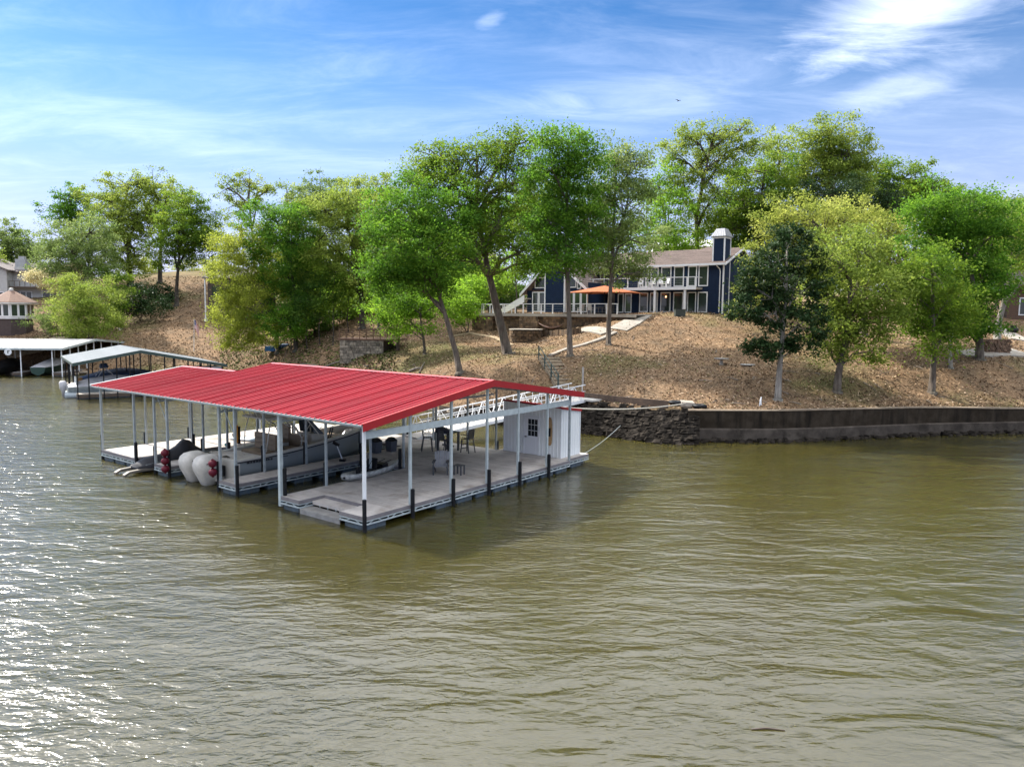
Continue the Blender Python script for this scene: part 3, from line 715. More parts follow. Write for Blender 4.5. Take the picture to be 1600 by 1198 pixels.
for sx in (-.45,.45):
    b = MB(); b.loft([[(sx+a*.5,y,z+c) for a,c in ((-.22,0),(.22,0),(.22,.12),(-.22,.12))] for y,z in ((-.75,-.02),(-.5,.10),(.2,.14),(1.2,.10))]); b.build('lift_arm', LIFT, ski, False)
b = MB(); b.ball((.1,2.75,1.22), .05,.04,.03,8,6); b.build('cover_patch', pmat('yellow_patch', (.5,.42,.06)), ski)

# sit-in fishing kayak on the right platform
kay = thing('fishing_kayak', 'grey fishing kayak full of dark seat and pedal gear resting on the dock boards', 'kayak', dw(4.95,3.1,DZ+.02), YAW+.10)
KAYM = pmat('mottled_grey_kayak', (.44,.45,.43), (.25,.26,.25), 5, .45, lo=.4, hi=.6)
rings = []
for y,hw,zb,zt in ((0,.10,.14,.34),(.35,.30,.05,.33),(.9,.42,.01,.30),(1.8,.45,.0,.29),(2.7,.40,.02,.31),(3.3,.24,.08,.36),(3.75,.05,.22,.42)):
    rings.append([(-hw,y,zt),(-hw*.98,y,zb+(zt-zb)*.5),(-hw*.55,y,zb),(hw*.55,y,zb),(hw*.98,y,zb+(zt-zb)*.5),(hw,y,zt),(hw*.82,y,zt+.02),(hw*.6,y,zt-.10 if .8<y<3 else zt+.03),(-hw*.6,y,zt-.10 if .8<y<3 else zt+.03),(-hw*.82,y,zt+.02)])
b = MB(); b.loft(rings); b.build('hull', KAYM, kay, True)
b = MB(); b.box(-.24,1.45,.24,.24,1.95,.34); b.build('seat', BLACKP, kay)
b = MB(); b.cbox((0,2.0,.56),.46,.06,.5,rx=-.2); b.build('seat_back', BLACKP, kay)
b = MB(); b.cbox((0,1.0,.38),.14,.2,.3); b.tube([(-.14,1.0,.50),(.14,1.0,.50)],.02,6); b.build('pedal_drive', BLACKP, kay)
b = MB(); b.box(-.3,2.3,.22,.3,2.7,.48); b.build('gear_crate', BLACKP, kay)
for x,y in ((-.3,1.3),(.3,1.3),(.28,.7)):
    b = MB(); b.tube([(x,y,.25),(x*1.1,y+.1,.62),(x*.8,y+.35,.75)], .014, 6); b.build('rod_holder', BLACKP, kay)
b = MB(); b.ball((.08,.03,.22), .06,.06,.06,8,6); b.build('drain_plug', BLACKP, kay)
for k in range(2):
    b = MB(); b.tube([(-.2+.35*k,1.8,.36),(-.25+.4*k,3.1,.55)], .016, 6); b.build('paddle', BLACKP, kay)

# adirondack chair and little side table
POLY = pmat('grey_poly_lumber', (.36,.36,.37), (.30,.30,.31), 4, .6, island=.06)
POLYD = pmat('dark_grey_poly_lumber', (.075,.078,.085), (.06,.062,.068), 4, .6)
ch = thing('adirondack_chair', 'grey adirondack chair with a fanned slat back alone on the dock platform', 'chair', dw(2.95,7.35,DZ), YAW+.65)
for k in range(6):
    x = -.25+k*.1; b = MB(); b.loft([[(x-.045,.28,.30),(x+.045,.28,.30),(x+.045,.31,.30),(x-.045,.31,.30)],[(x*1.25-.05,.62,1.0-.35*x*x*2),(x*1.25+.05,.62,1.0-.35*x*x*2),(x*1.25+.05,.65,1.0-.35*x*x*2),(x*1.25-.05,.65,1.0-.35*x*x*2)]]); b.build('back_slat', POLY, ch)
for k in range(5):
    b = MB(); y = -.28+k*.12; b.cbox((0,y,.40-.022*k),.56,.10,.025,rx=-.17); b.build('seat_slat', POLY, ch)
for sx in (-.33,.33):
    b = MB(); b.box(sx-.07,-.36,.58,sx+.07,.40,.61); b.build('armrest', POLYD, ch)
    b = MB(); b.box(sx-.03,-.34,0,sx+.03,-.24,.58); b.build('leg', POLYD, ch)
    b = MB(); b.prism([(sx*.9-.02,-.3,.34),(sx*.9-.02,-.3,.42),(sx*.9-.02,.55,.10),(sx*.9-.02,.55,0),(sx*.9-.02,.45,0)], (.04,0,0)); b.build('leg', POLYD, ch)
st = thing('side_table', 'small dark grey slat side table beside the adirondack chair', 'table', dw(2.15,7.75,DZ), YAW+.2)
for k in range(4): b = MB(); b.box(-.22,-.20+k*.102,.44,.22,-.11+k*.102,.465); b.build('top_slat', POLYD, st)
for x in (-.18,.18):
    for y in (-.16,.16): b = MB(); b.box(x-.03,y-.03,0,x+.03,y+.03,.44); b.build('leg', POLYD, st)
# pub table with three tall chairs
NAVY = pmat('black_navy_fabric', (.012,.016,.035), (.02,.022,.04), 3, .7)
pt = thing('pub_table', 'tall dark square slat table with three tall chairs at the back of the dock', 'table', dw(6.7,12.0,DZ), YAW)
for k in range(7): b = MB(); b.box(-.5,-.5+k*.144,1.02,.5,-.37+k*.144,1.05); b.build('top_slat', POLYD, pt)
for x in (-.4,.4):
    for y in (-.4,.4): b = MB(); b.box(x-.05,y-.05,0,x+.05,y+.05,1.02); b.build('leg', POLYD, pt)
b = MB(); b.box(-.42,-.03,.25,.42,.03,.33); b.build('stretcher', POLYD, pt)
cu = MB(); cu.loft([[(-.45,-.45,0),(.3,-.45,0),(.35,.1,0),(-.4,.12,0)],[(-.42,-.40,.24),(.28,-.42,.10),(.30,.06,.16),(-.36,.08,.28)]]); o = cu.build('cushion', NAVY, None, True); o.location = dw(6.75,11.9,DZ+1.052); o.rotation_euler = (0,0,YAW); tag(o, 'crumpled navy cushion lying on the tall dark table', 'cushion')
def tall_chair(u, v, rz, lab):
    t_ = thing('pub_chair', lab, 'chair', dw(u, v, DZ), rz, 'tall dark slat chairs round the pub table')
    for k in range(4): b = MB(); b.box(-.24,-.22+k*.115,.74,.24,-.12+k*.115,.765); b.build('seat_slat', POLYD, t_)
    for x in (-.22,.22):
        b = MB(); b.bar((x*1.15,-.26,0),(x,-.2,.74),.05,.05); b.build('leg', POLYD, t_)
        b = MB(); b.tube([(x*1.2,.34,0),(x,.22,.74),(x,.32,1.3)],[.03,.03,.025],5); b.build('leg', POLYD, t_)
    for k in range(5): b = MB(); b.bar((-.16+k*.08,.24,.8),(-.16+k*.08,.33,1.32),.05,.02); b.build('back_slat', POLYD, t_)
    for z in (.22,.42): b = MB(); b.bar((-.24,-.24,z),(.24,-.24,z),.03,.05); b.build('stretcher', POLYD, t_)
    for x in (-.25,.25): b = MB(); b.bar((x,-.24,1.0),(x,.28,1.0),.06,.03); b.build('armrest', POLYD, t_)
tall_chair(7.5,11.2,YAW+2.4,'tall dark slat chair on the boat side of the pub table'); tall_chair(6.2,11.2,YAW+3.0,'tall dark slat chair in front of the pub table, nearest the adirondack chair'); tall_chair(5.55,12.3,YAW-1.6,'tall dark slat chair on the shed side of the pub table')
# two grey dock bins
def bin_(u, v, lab, s=1.0):
    t_ = thing('dock_bin', lab, 'bin', dw(u, v, DZ), YAW, 'grey plastic bins at the end of the boat walkway')
    b = MB(); b.loft([[(-.2*s,-.2*s,0),(.2*s,-.2*s,0),(.2*s,.2*s,0),(-.2*s,.2*s,0)],[(-.25*s,-.25*s,.62*s),(.25*s,-.25*s,.62*s),(.25*s,.25*s,.62*s),(-.25*s,.25*s,.62*s)]]); b.build('bin_body', pmat('blue_grey_plastic', (.085,.10,.125), (.07,.08,.10), 4, .5), t_)
    b = MB(); b.loft([[(-.26*s,-.26*s,.62*s),(.26*s,-.26*s,.62*s),(.26*s,.26*s,.62*s),(-.26*s,.26*s,.62*s)],[(-.12*s,-.12*s,.82*s),(.12*s,-.12*s,.82*s),(.12*s,.12*s,.82*s),(-.12*s,.12*s,.82*s)]]); b.build('lid', BLACKP, t_)
bin_(9.25,9.0,'grey plastic bin with a peaked lid, the one nearer the water'); bin_(8.95,9.85,'grey plastic bin with a peaked lid, the one farther back',.95)
# folded anchor arm on the walkway, boards on the left finger, piling with rope
t_ = thing('trolling_motor', 'black and white trolling motor leaning over on the walkway beside the boat', 'motor', dw(8.8,6.3,DZ), YAW+.5)
b = MB(); b.tube([(0,0,.1),(-.35,.2,.75)], .03, 6); b.build('shaft', WHITE, t_)
b = MB(); b.cbox((-.42,.24,.84),.34,.13,.14,ry=.5); b.build('motor_head', BLACKP, t_)
b = MB(); b.cbox((.02,0,.06),.3,.2,.12); b.build('mount', BLACKP, t_)
def board(name, lab, u, v, rz, L_, W_, ma, z=.0):
    t_ = thing(name, lab, 'paddleboard', dw(u, v, DZ+z), YAW+rz)
    pts = []
    for k in range(24):
        a = 2*math.pi*k/24; x = math.cos(a)*W_/2; y = math.sin(a)*L_/2; pts.append((x*(1-.18*abs(math.sin(a))**3), y))
    b = MB(); b.loft([[(x*.92,y*.98,.02) for x,y in pts],[(x,y,.08) for x,y in pts],[(x*.95,y*.99,.13) for x,y in pts]]); b.build('board', ma, t_, True)
    b = MB(); b.prism([(0,-L_*.42,.13),(0,-L_*.36,.13),(0,-L_*.40,.36),(0,-L_*.44,.34)], (.02,0,0)); b.build('fin', BLACKP, t_)
    b = MB(); b.loft([[(-W_*.36,-L_*.15,.131),(W_*.36,-L_*.15,.131),(W_*.36,-L_*.15,.137),(-W_*.36,-L_*.15,.137)],[(-W_*.36,L_*.25,.131),(W_*.36,L_*.25,.131),(W_*.36,L_*.25,.137),(-W_*.36,L_*.25,.137)]]); b.build('deck_pad', pmat(name+'_pad', (.45,.55,.62)), t_)
board('paddleboard', 'pale blue and white paddleboard lying fin up on the sunlit left walkway', 17.6,6.9,-1.2,3.1,.78, pmat('pale_blue_board', (.55,.68,.78), (.70,.74,.76), 1.5, .3))
board('paddleboard', 'salmon pink paddleboard lying on the walkway behind the jet ski', 15.9,7.9,-1.15,3.0,.75, pmat('salmon_board', (.62,.22,.15), (.66,.42,.30), 1.2, .35), .0)
b = MB(); b.tube([(0,0,0),(0,0,1.0)], .07, 8); o = b.build('life_vest', pmat('orange_yellow_fabric', (.62,.30,.04), (.5,.22,.03), 5, .7), None, True)
o.location = dw(17.25,5.7,DZ+.08); tag(o, 'orange yellow life vest hanging upright on the post behind the jet ski', 'life vest')
b = MB(); b.ball((0,0,.1),.14,.12,.10,8,6); o = b.build('dry_bag', pmat('teal_fabric', (.02,.22,.22), None, 1, .5), None, True); o.location = dw(17.0,4.9,DZ); tag(o, 'small teal bag on the boards behind the covered jet ski', 'bag')

# gangway from the dock up to the bank
g0 = dw(11.2,13.6,DZ+.06); g1 = at(908,622,53.0); gd = g1-g0; GL = Vector((gd.x,gd.y,0)).length
gang = thing('gangway', 'long white steel gangway with truss railings sloping from the dock to the bank', 'gangway', g0, math.atan2(gd.y,gd.x)-math.pi/2)
gk = gd.z/GL
def gp(x, y, z): return (x, y, y*gk+z)
n = 46
b = MB()
for k in range(n):
    y0 = GL*k/n; y1 = GL*(k+1)/n-.015; b.add([gp(-.65,y0,0),gp(.65,y0,0),gp(.65,y1,0),gp(-.65,y1,0),gp(-.65,y0,.04),gp(.65,y0,.04),gp(.65,y1,.04),gp(-.65,y1,.04)], [(0,3,2,1),(4,5,6,7),(0,1,5,4),(1,2,6,5),(2,3,7,6),(3,0,4,7)])
b.build('decking', pmat('pale_gangway_boards', (.66,.61,.55), (.54,.50,.45), 2, .7, island=.1), gang, kind='stuff')
for sx in (-.72,.72):
    b = MB(); b.bar(gp(sx,0,-.08),gp(sx,GL,-.08),.07,.2); b.build('side_beam', WHITE, gang)
    b = MB(); b.bar(gp(sx,.3,1.08),gp(sx,GL-.3,1.08),.05,.06); b.build('top_rail', WHITE, gang)
    b = MB(); b.bar(gp(sx,.3,.62),gp(sx,GL-.3,.62),.035,.035); b.build('mid_rail', WHITE, gang)
    nb = 8
    for k in range(nb):
        y0 = .3+(GL-.6)*k/nb; st_ = (GL-.6)/nb
        b = MB(); b.bar(gp(sx,y0,.0),gp(sx,y0+st_*.28,1.07),.05,.05); b.build('brace', WHITE, gang)
        b = MB(); b.bar(gp(sx,y0+st_*.36,1.07),gp(sx,y0+st_*.8,.0),.04,.04); b.build('brace', WHITE, gang)
        b = MB(); b.bar(gp(sx,y0+st_*.32,0),gp(sx,y0+st_*.32,1.07),.03,.03); b.build('upright', WHITE, gang)
        b = MB(); b.bar(gp(sx,y0+st_*.82,0),gp(sx,y0+st_*.82,1.07),.03,.03); b.build('upright', WHITE, gang)
b = MB(); b.box(-1.3,GL-.4,GL*gk-.10,1.5,GL+1.2,GL*gk+.02); b.build('landing', pmat('pale_concrete', (.55,.52,.47), (.42,.40,.36), 2, .85), gang)
# ------------------------------------------------------------------ the two neighbouring docks farther up the cove
GREENT = pmat('dark_green_trim', (.035,.065,.055), (.03,.05,.045), 3, .5)
WHROOF = pmat('white_roof_metal', (.50,.49,.475), (.44,.43,.415), .4, .6, spec=.2)
BROWND = pmat('dark_brown_timber', (.06,.042,.03), (.09,.065,.045), 3, .8)
PALEDK = pmat('pale_deck_board', (.48,.42,.35), (.36,.32,.27), 2, .8, island=.1)
BOATW = pmat('pale_boat_cover', (.52,.51,.53), (.40,.40,.42), 2.0, .7, bump=.2)
BLUEC = pmat('blue_canvas', (.02,.05,.13), (.03,.07,.16), 3, .7)
def side_dock(name, label, loc, rz, L_, W_, ze, zr, rp, zb, postm, trim, roofm, decks, posts, deckm=PALEDK):
    """local x to the right along the gable side's normal (dock lies at x <= 0), y away; ze/zr/zb = front eave, ridge, back eave heights"""
    t_ = thing(name, label, 'dock', loc, rz)
    n = round(L_/.92); wd = L_/n
    for (v0,v1,z0,z1) in ((-.3,rp,ze,zr),(W_+.3,rp,zb,zr)):
        src = None
        for i in range(n):
            if src is None: src = panel_mesh(wd, v0, v1, z0, z1).build('roof_panel', [roofm, UNDERM], t_); o = src
            else: o = again(src, t_)
            o.location = (.3-wd*i, 0, 0)
    for x in (.32, .3-L_):
        for (v0,v1,z0,z1) in ((-.32,rp,ze,zr),(rp,W_+.32,zr,zb)):
            b = MB(); b.prism([(x,v0,z0+.06),(x,v1,z1+.06),(x,v1,z1-.22),(x,v0,z0-.22)], (.03,0,0)); b.build('rake_fascia', trim, t_)
    b = MB(); b.box(.3,-.36,ze-.2,.3-L_,-.30,ze+.03); b.build('eave_fascia', trim, t_)
    for x0,x1,y0,y1 in decks:
        b = MB(); k = max(1, round((y1-y0)/.2)); s_ = (y1-y0)/k
        for i in range(k): b.box(x0, y0+s_*i+.006, .44, x1, y0+s_*(i+1)-.006, .50)
        b.build('decking', deckm, t_, kind='stuff')
        b = MB(); b.box(x0-.02,y0-.02,.12,x1+.02,y1+.02,.435); b.build('deck_frame', BROWND, t_)
        b = MB(); b.box(x0+.15,y0+.12,-.3,x1-.15,y1-.12,.115); b.build('float_block', FLOATM, t_)
    for x,y in posts:
        z = (ze+(zr-ze)*(y+.3)/(rp+.3)) if y <= rp else (zr+(zb-zr)*(y-rp)/(W_+.3-rp))
        b = MB(); b.cbox((x,y,(z-.1)/2),.10,.10,z-.1); b.build('post', postm, t_)
    return t_
D2 = (-39.4, 66.0); A2 = math.atan2(-.58, .815)
def d2w(x, y, z): c,s_ = math.cos(A2), math.sin(A2); return Vector((D2[0]+x*c-y*s_, D2[1]+x*s_+y*c, z))
A2 = math.atan2(.58,.815)-math.pi/2                 # local +y along (.815,.58)
W2 = 12.7
pp = [(0,v) for v in (0,.9,2.1,3.2,4.3,5.2,6.1,7.3,8.2,9.4,10.5,11.5,12.6)] + [(-13,v) for v in (0,2.5,5.2,8,10.5,12.6)] + [(x,0) for x in (-3.2,-4.2,-8.0,-9.2)] + [(x,12.6) for x in (-3,-6,-9)] + [(x,5.2) for x in (-4,-9)]
dock2 = side_dock('covered_dock', 'older dock with a pale grey roof, dark green gable trim and thin black posts', (D2[0],D2[1],0), A2, 13.6, W2, 3.30, 4.36, 5.2, 2.80, BLACKP, GREENT, pmat('pale_green_grey_roof', (.42,.435,.43), (.37,.385,.38), .5, .6, spec=.15),
    [(-1.3,0,0,12.7),(-5.0,-3.9,0,8.5),(-9.3,-8.2,0,8.5),(-13.3,-12.2,0,12.7),(-12.2,-1.3,9.6,12.7)], pp)
b = MB(); b.box(-.1,10.4,.5,-2.4,12.6,2.6); o = b.build('wall_panel', WHITE, dock2); b = MB(); b.box(-.08,11.2,.52,-.05,11.9,2.3); b.build('door', GREENT, dock2)
A3 = math.atan2(1.0,-.07)-math.pi/2
pp = [(0,v) for v in (0,2,4,6,8,10,13,15)] + [(x,0) for x in (-1.1,-4.8,-7.6,-9.8,-12.2,-15)] + [(x,15) for x in (-3,-7,-11,-15)] + [(x,7.5) for x in (-4.8,-9.8)]
dock3 = side_dock('covered_dock', 'far dock with a wide flat white roof and white posts below the gazebo', (-55.3,89.6,0), A3, 17, 16.5, 3.45, 4.30, 8.2, 3.6, WHITE, PALEST, WHROOF,
    [(-1.2,0,0,16),(-5.9,-4.8,0,11),(-10.8,-9.7,0,11),(-16.5,-15.4,0,16),(-15.4,-1.2,11.2,16)], pp, pmat('grey_deck_board',(.22,.21,.20),(.17,.16,.15),2,.8,island=.1))
def d3w(x, y, z): c,s_ = math.cos(A3), math.sin(A3); return Vector((-55.3+x*c-y*s_, 89.6+x*s_+y*c, z))
def d2l(x, y, z): c,s_ = math.cos(A2), math.sin(A2); return Vector((D2[0]+x*c-y*s_, D2[1]+x*s_+y*c, z))
b = MB(); b.lathe([(.42,0),(.42,.04)], (0,0,0), 20); o = b.build('round_sign', WHITE); o.location = d3w(-6.0,-.42,3.0); o.rotation_euler = (math.pi/2,0,A3); tag(o, 'round white sign with a dark mark hanging under the far dock roof', 'sign')
g = MB(); g.box(-.06,-.18,.041,.06,.18,.05); g.box(-.06,.10,.041,.22,.18,.05); g.build('sign_mark', BLACKP, o)
# white rail on the far dock's front
t_ = thing('dock_railing', 'low white railing along the far dock walkway at the picture edge', 'railing', d3w(-12.3,-.05,.5), A3)
for x in (-3,-2,-1,0): b = MB(); b.box(x-.05,-.05,0,x+.05,.05,1.0); b.build('rail_post', WHITE, t_)
b = MB(); b.box(-3,-.04,.94,0,.04,1.0); b.build('top_rail', WHITE, t_)
def covered_runabout(name, lab, cat, pos, rz, L_, beam, mat, hullm, motor=True):
    t_ = thing(name, lab, cat, pos, rz)
    st_ = [(0,.8,1.0),(.25,.98,1.1),(.55,1.0,1.25),(.8,.72,1.35),(.95,.25,1.4),(1,.04,1.42)]
    rg = [[(-beam/2*w_,y*L_,.75*h_),(-beam/2*w_*.8,y*L_,.05+.3*(y>.7)*(y-.7)*3),(0,y*L_,-.3+.8*max(0,y-.6)),(beam/2*w_*.8,y*L_,.05+.3*(y>.7)*(y-.7)*3),(beam/2*w_,y*L_,.75*h_)] for y,w_,h_ in st_]
    b = MB(); b.loft(rg, closed=False, cap=False); b.add(rg[0],[tuple(range(5))]); b.build('hull', hullm, t_, True)
    rg = [[(-beam/2*w_*1.02,y*L_,.72*h_),(-beam/2*w_*.7,y*L_,.85*h_+.25*math.sin(y*3.1)),(0,y*L_,.95*h_+.55*math.sin(y*3.1)),(beam/2*w_*.7,y*L_,.85*h_+.25*math.sin(y*3.1)),(beam/2*w_*1.02,y*L_,.72*h_)] for y,w_,h_ in st_]
    b = MB(); b.loft(rg, closed=False, cap=False); b.add(rg[0],[tuple(range(5))]); b.build('cover', mat, t_, True)
    if motor:
        b = MB(); b.loft([[(-.22*k,-.35-.28*k,z),(.22*k,-.35-.28*k,z),(.22*k,-.35+.28*k,z),(-.22*k,-.35+.28*k,z)] for z,k in ((-.2,.4),(.3,.5),(.6,1),(1.1,1.1),(1.3,.7))]); b.build('outboard_motor', BOATW, t_, True)
    return t_
t_ = covered_runabout('pontoon_boat', 'silver and white pontoon boat with a covered outboard under the green trimmed dock', 'boat', d2l(-2.7,-.6,.25), A2, 6.5, 2.4, BOATW, GALV)
for sx in (-.85,.85):
    b = MB(); b.tube([(sx,-.3,-.05),(sx,5.8,-.05),(sx,6.4,.1)], [.33,.33,.06], 10); b.build('pontoon', GALV, t_, True)
b = MB(); b.box(-1.1,.6,1.1,1.1,.66,1.7); b.build('windshield', pmat('pale_glass', (.5,.55,.58), None, 1, .2), t_)
t_ = covered_runabout('speed_boat', 'boat with a folded dark blue canopy on white poles under the green trimmed dock', 'boat', d2l(-6.6,1.0,.3), A2, 6.0, 2.3, BLUEC, WHITE, False)
b = MB(); b.loft([[(-.8,1.5,2.1),(.8,1.5,2.1),(.8,2.2,2.15),(-.8,2.2,2.15)],[(-.7,1.6,2.5),(.7,1.6,2.5),(.7,2.1,2.55),(-.7,2.1,2.55)]]); b.build('folded_canopy', BLUEC, t_, True)
for sx in (-1,1):
    b = MB(); b.tube([(sx,1.0,.9),(sx*.9,1.8,2.2)], .03, 5); b.build('canopy_pole', WHITE, t_); b = MB(); b.tube([(sx,3.0,.9),(sx*.9,1.9,2.2)], .03, 5); b.build('canopy_pole', WHITE, t_)
covered_runabout('speed_boat', 'dark green hulled boat with a pale grey cover under the far white roof', 'boat', d3w(-3.0,.2,.35), A3, 6.2, 2.3, BOATW, pmat('dark_green_hull',(.02,.05,.035),None,1,.3), False)
covered_runabout('ski_boat', 'dark boat with a pale outboard moored left under the far white roof', 'boat', d3w(-8.0,-.2,.35), A3, 5.6, 2.2, BLACKP, pmat('black_hull',(.015,.017,.02),None,1,.3))
covered_runabout('deck_boat', 'long boat under a deep blue cover tied behind the pontoon boat', 'boat', d2l(-10.7,1.2,.35), A2, 6.5, 2.4, BLUEC, pmat('navy_hull',(.015,.02,.04),None,1,.3), False)
b = MB(); b.box(-.3,-.25,0,.3,.25,1.1); b.box(-.33,-.28,1.1,.33,.28,1.16); o = b.build('dock_locker', pmat('orange_brown_wood', (.36,.20,.07), (.26,.14,.05), 3, .7)); o.location = d2l(-4.4,.5,.51); o.rotation_euler = (0,0,A2); tag(o, 'upright orange brown wooden locker at the front of the green trimmed dock', 'locker')
b = MB(); b.box(-.7,-.4,0,.7,.4,.75); b.box(-.74,-.44,.75,.74,.44,.85); o = b.build('dock_box', BOATW); o.location = d2l(-1.0,8.0,.51); o.rotation_euler = (0,0,A2); tag(o, 'low pale dock box on the green trimmed dock walkway', 'box')
# floating walkways from the far docks to the bank
def walkway(lab, p, q, w_=1.2):
    p, q = Vector(p), Vector(q); d = q-p; L_ = Vector((d.x,d.y,0)).length; t_ = thing('walkway', lab, 'walkway', p, math.atan2(d.y,d.x)-math.pi/2)
    k = d.z/L_; n_ = max(2, round(L_/.4)); b = MB()
    for i in range(n_):
        y0 = L_*i/n_; y1 = L_*(i+1)/n_-.02; b.add([(-w_/2,y0,y0*k-.05),(w_/2,y0,y0*k-.05),(w_/2,y1,y1*k-.05),(-w_/2,y1,y1*k-.05),(-w_/2,y0,y0*k),(w_/2,y0,y0*k),(w_/2,y1,y1*k),(-w_/2,y1,y1*k)], [(0,3,2,1),(4,5,6,7),(0,1,5,4),(1,2,6,5),(2,3,7,6),(3,0,4,7)])
    b.build('decking', PALEDK, t_, kind='stuff')
    for sx in (-w_/2,w_/2):
        b = MB(); b.bar((sx,0,-.16),(sx,L_,L_*k-.16),.08,.2); b.build('side_beam', BROWND, t_)
        b = MB(); b.bar((sx,0,1.0),(sx,L_,L_*k+1.0),.05,.05); b.build('top_rail', BROWND, t_)
        for i in range(5): y = L_*(i+.3)/5; b = MB(); b.box(sx-.03,y-.03,y*k-.1,sx+.03,y+.03,y*k+1.0); b.build('rail_post', BROWND, t_)
a_, b_ = d2l(-11,12.2,.52), at(330,571,97); walkway('pale boarded walkway with dark rails running from the green trimmed dock to the shore', a_, (b_.x, b_.y, gz(b_.x,b_.y)+.15))
a_ = d3w(-8,16,.52); q_ = a_ + Vector((4,8,0)); walkway('short boarded walkway behind the far white roofed dock', a_, (q_.x,q_.y, gz(q_.x,q_.y)+.15))

# ------------------------------------------------------------------ shore wall, rubble and small things along the bank
CONC = pmat('dark_stained_concrete', (.026,.020,.014), (.048,.038,.028), 1.4, .95, bump=.5, bscale=8, dirt=(.010,.009,.008,1), dscale=1.6, streak=(1,1,.12), spec=.06)
COPE = pmat('tan_coping', (.26,.20,.14), (.18,.14,.10), 2, .9)
def bank_pt(a, off=0.0): y, z = edge(a); y = y - off; return Vector((a*y, y, z))
def wall_strip(mb, a0, a1, n_, off, zt, zb, th):
    rg = []
    for i in range(n_+1):
        a = a0+(a1-a0)*i/n_; p_ = bank_pt(a, off); q_ = bank_pt(a, off-th); z_ = p_.z
        rg.append([(p_.x,p_.y,zb), (p_.x,p_.y,z_+zt), (q_.x,q_.y,z_+zt), (q_.x,q_.y,zb)])
    mb.loft(rg)
wallt = thing('retaining_wall', 'long curving dark concrete seawall along the right hand bank with a tan top edge', 'wall', (0,0,0))
b = MB(); wall_strip(b, .243, 2.6, 60, .40, .02, -1.0, .38); b.build('wall_face', CONC, wallt)
b = MB()
rg = []
for i in range(61):
    a = .243+(2.357)*i/60; p_ = bank_pt(a,.45); q_ = bank_pt(a,.0); rg.append([(p_.x,p_.y,p_.z+.02),(p_.x,p_.y,p_.z+.10),(q_.x,q_.y,p_.z+.10),(q_.x,q_.y,p_.z+.02)])
b.loft(rg); b.build('coping', COPE, wallt)
b = MB(); rg = []
for i in range(61):
    a = .243+(2.357)*i/60; p_ = bank_pt(a,.60+.08*math.sin(i*1.7)); q_ = bank_pt(a,.38); rg.append([(p_.x,p_.y,-1),(p_.x,p_.y,.72),(q_.x,q_.y,.80),(q_.x,q_.y,-1)])
b.loft(rg); b.build('footing', pmat('wet_concrete', (.055,.046,.038), (.095,.08,.066), 1.2, .85, bump=.6, bscale=6, dirt=(.02,.017,.014,1), dscale=.9, spec=.08), wallt)
wall2 = thing('retaining_wall', 'low brown timber wall set back above the rock rubble beside the red dock roof', 'wall', (0,0,0))
A_ = [(.062,1.1),(.10,.6),(.14,.2),(.19,-.15),(.215,-.35)]
for r_ in range(4):
    b = MB(); rg = []
    for a, o_ in A_:
        p_ = bank_pt(a, -o_-.6); z0 = p_.z-.25+.2*r_; rg.append([(p_.x,p_.y-.14,z0+.008),(p_.x,p_.y-.14,z0+.192),(p_.x,p_.y,z0+.192),(p_.x,p_.y,z0+.008)])
    b.loft(rg); b.build('timber', pmat('brown_timber', (.075,.05,.035), (.12,.08,.055), 3, .9, bump=.4) if r_ == 0 else bpy.data.materials['brown_timber'], wall2)
ROCK = pmat('dark_bank_rock', (.012,.010,.008), (.036,.030,.024), 2.2, .95, bump=.7, bscale=9, island=.45, spec=.08)
def rock(b, c, r_, sq=.65):
    rg = []; ph = [rnd.uniform(.75,1.2) for _ in range(24)]
    k = 0
    for t_ in (.25,.5,.75):
        th = math.pi*t_; row = []
        for j in range(6):
            q_ = 2*math.pi*j/6+t_; rr_ = r_*math.sin(th)*ph[k]; k += 1; row.append((c[0]+rr_*math.cos(q_)*1.15, c[1]+rr_*math.sin(q_), c[2]-r_*sq*math.cos(th)*ph[k]))
        rg.append(row)
    b.loft(rg)
b = MB()
for i in range(1700):
    u_ = rnd.random()
    if u_ < .62: a = rnd.uniform(-.06,.252); t_ = rnd.random()**.8; y, z = edge(a); p_ = Vector((a*(y+.3-2.6*t_), y+.3-2.6*t_, max(-.1,(z+.0)*(1-t_)-.02)))
    else:
        a = rnd.uniform(.24,1.6); t_ = rnd.random(); p_ = bank_pt(a, .62+t_*.7); p_.z = rnd.uniform(-.05,.22)*(1-t_)+.0
    rock(b, p_, rnd.choice((.14,.2,.26,.34,.44)) if u_ < .62 else rnd.choice((.12,.16,.2,.28)))
b.build('rock_rubble', ROCK, None, kind='stuff')
b = MB()
for i in range(500):
    a = rnd.uniform(-1.4,-.06); p_ = bank_pt(a, rnd.uniform(-.3,1.1)); p_.z = rnd.uniform(-.1,.25); rock(b, p_, rnd.choice((.15,.2,.3,.4)))
b.build('shore_stones', pmat('shore_stone', (.20,.165,.125), (.30,.25,.19), 2, .9, bump=.6, island=.3), None, kind='stuff')
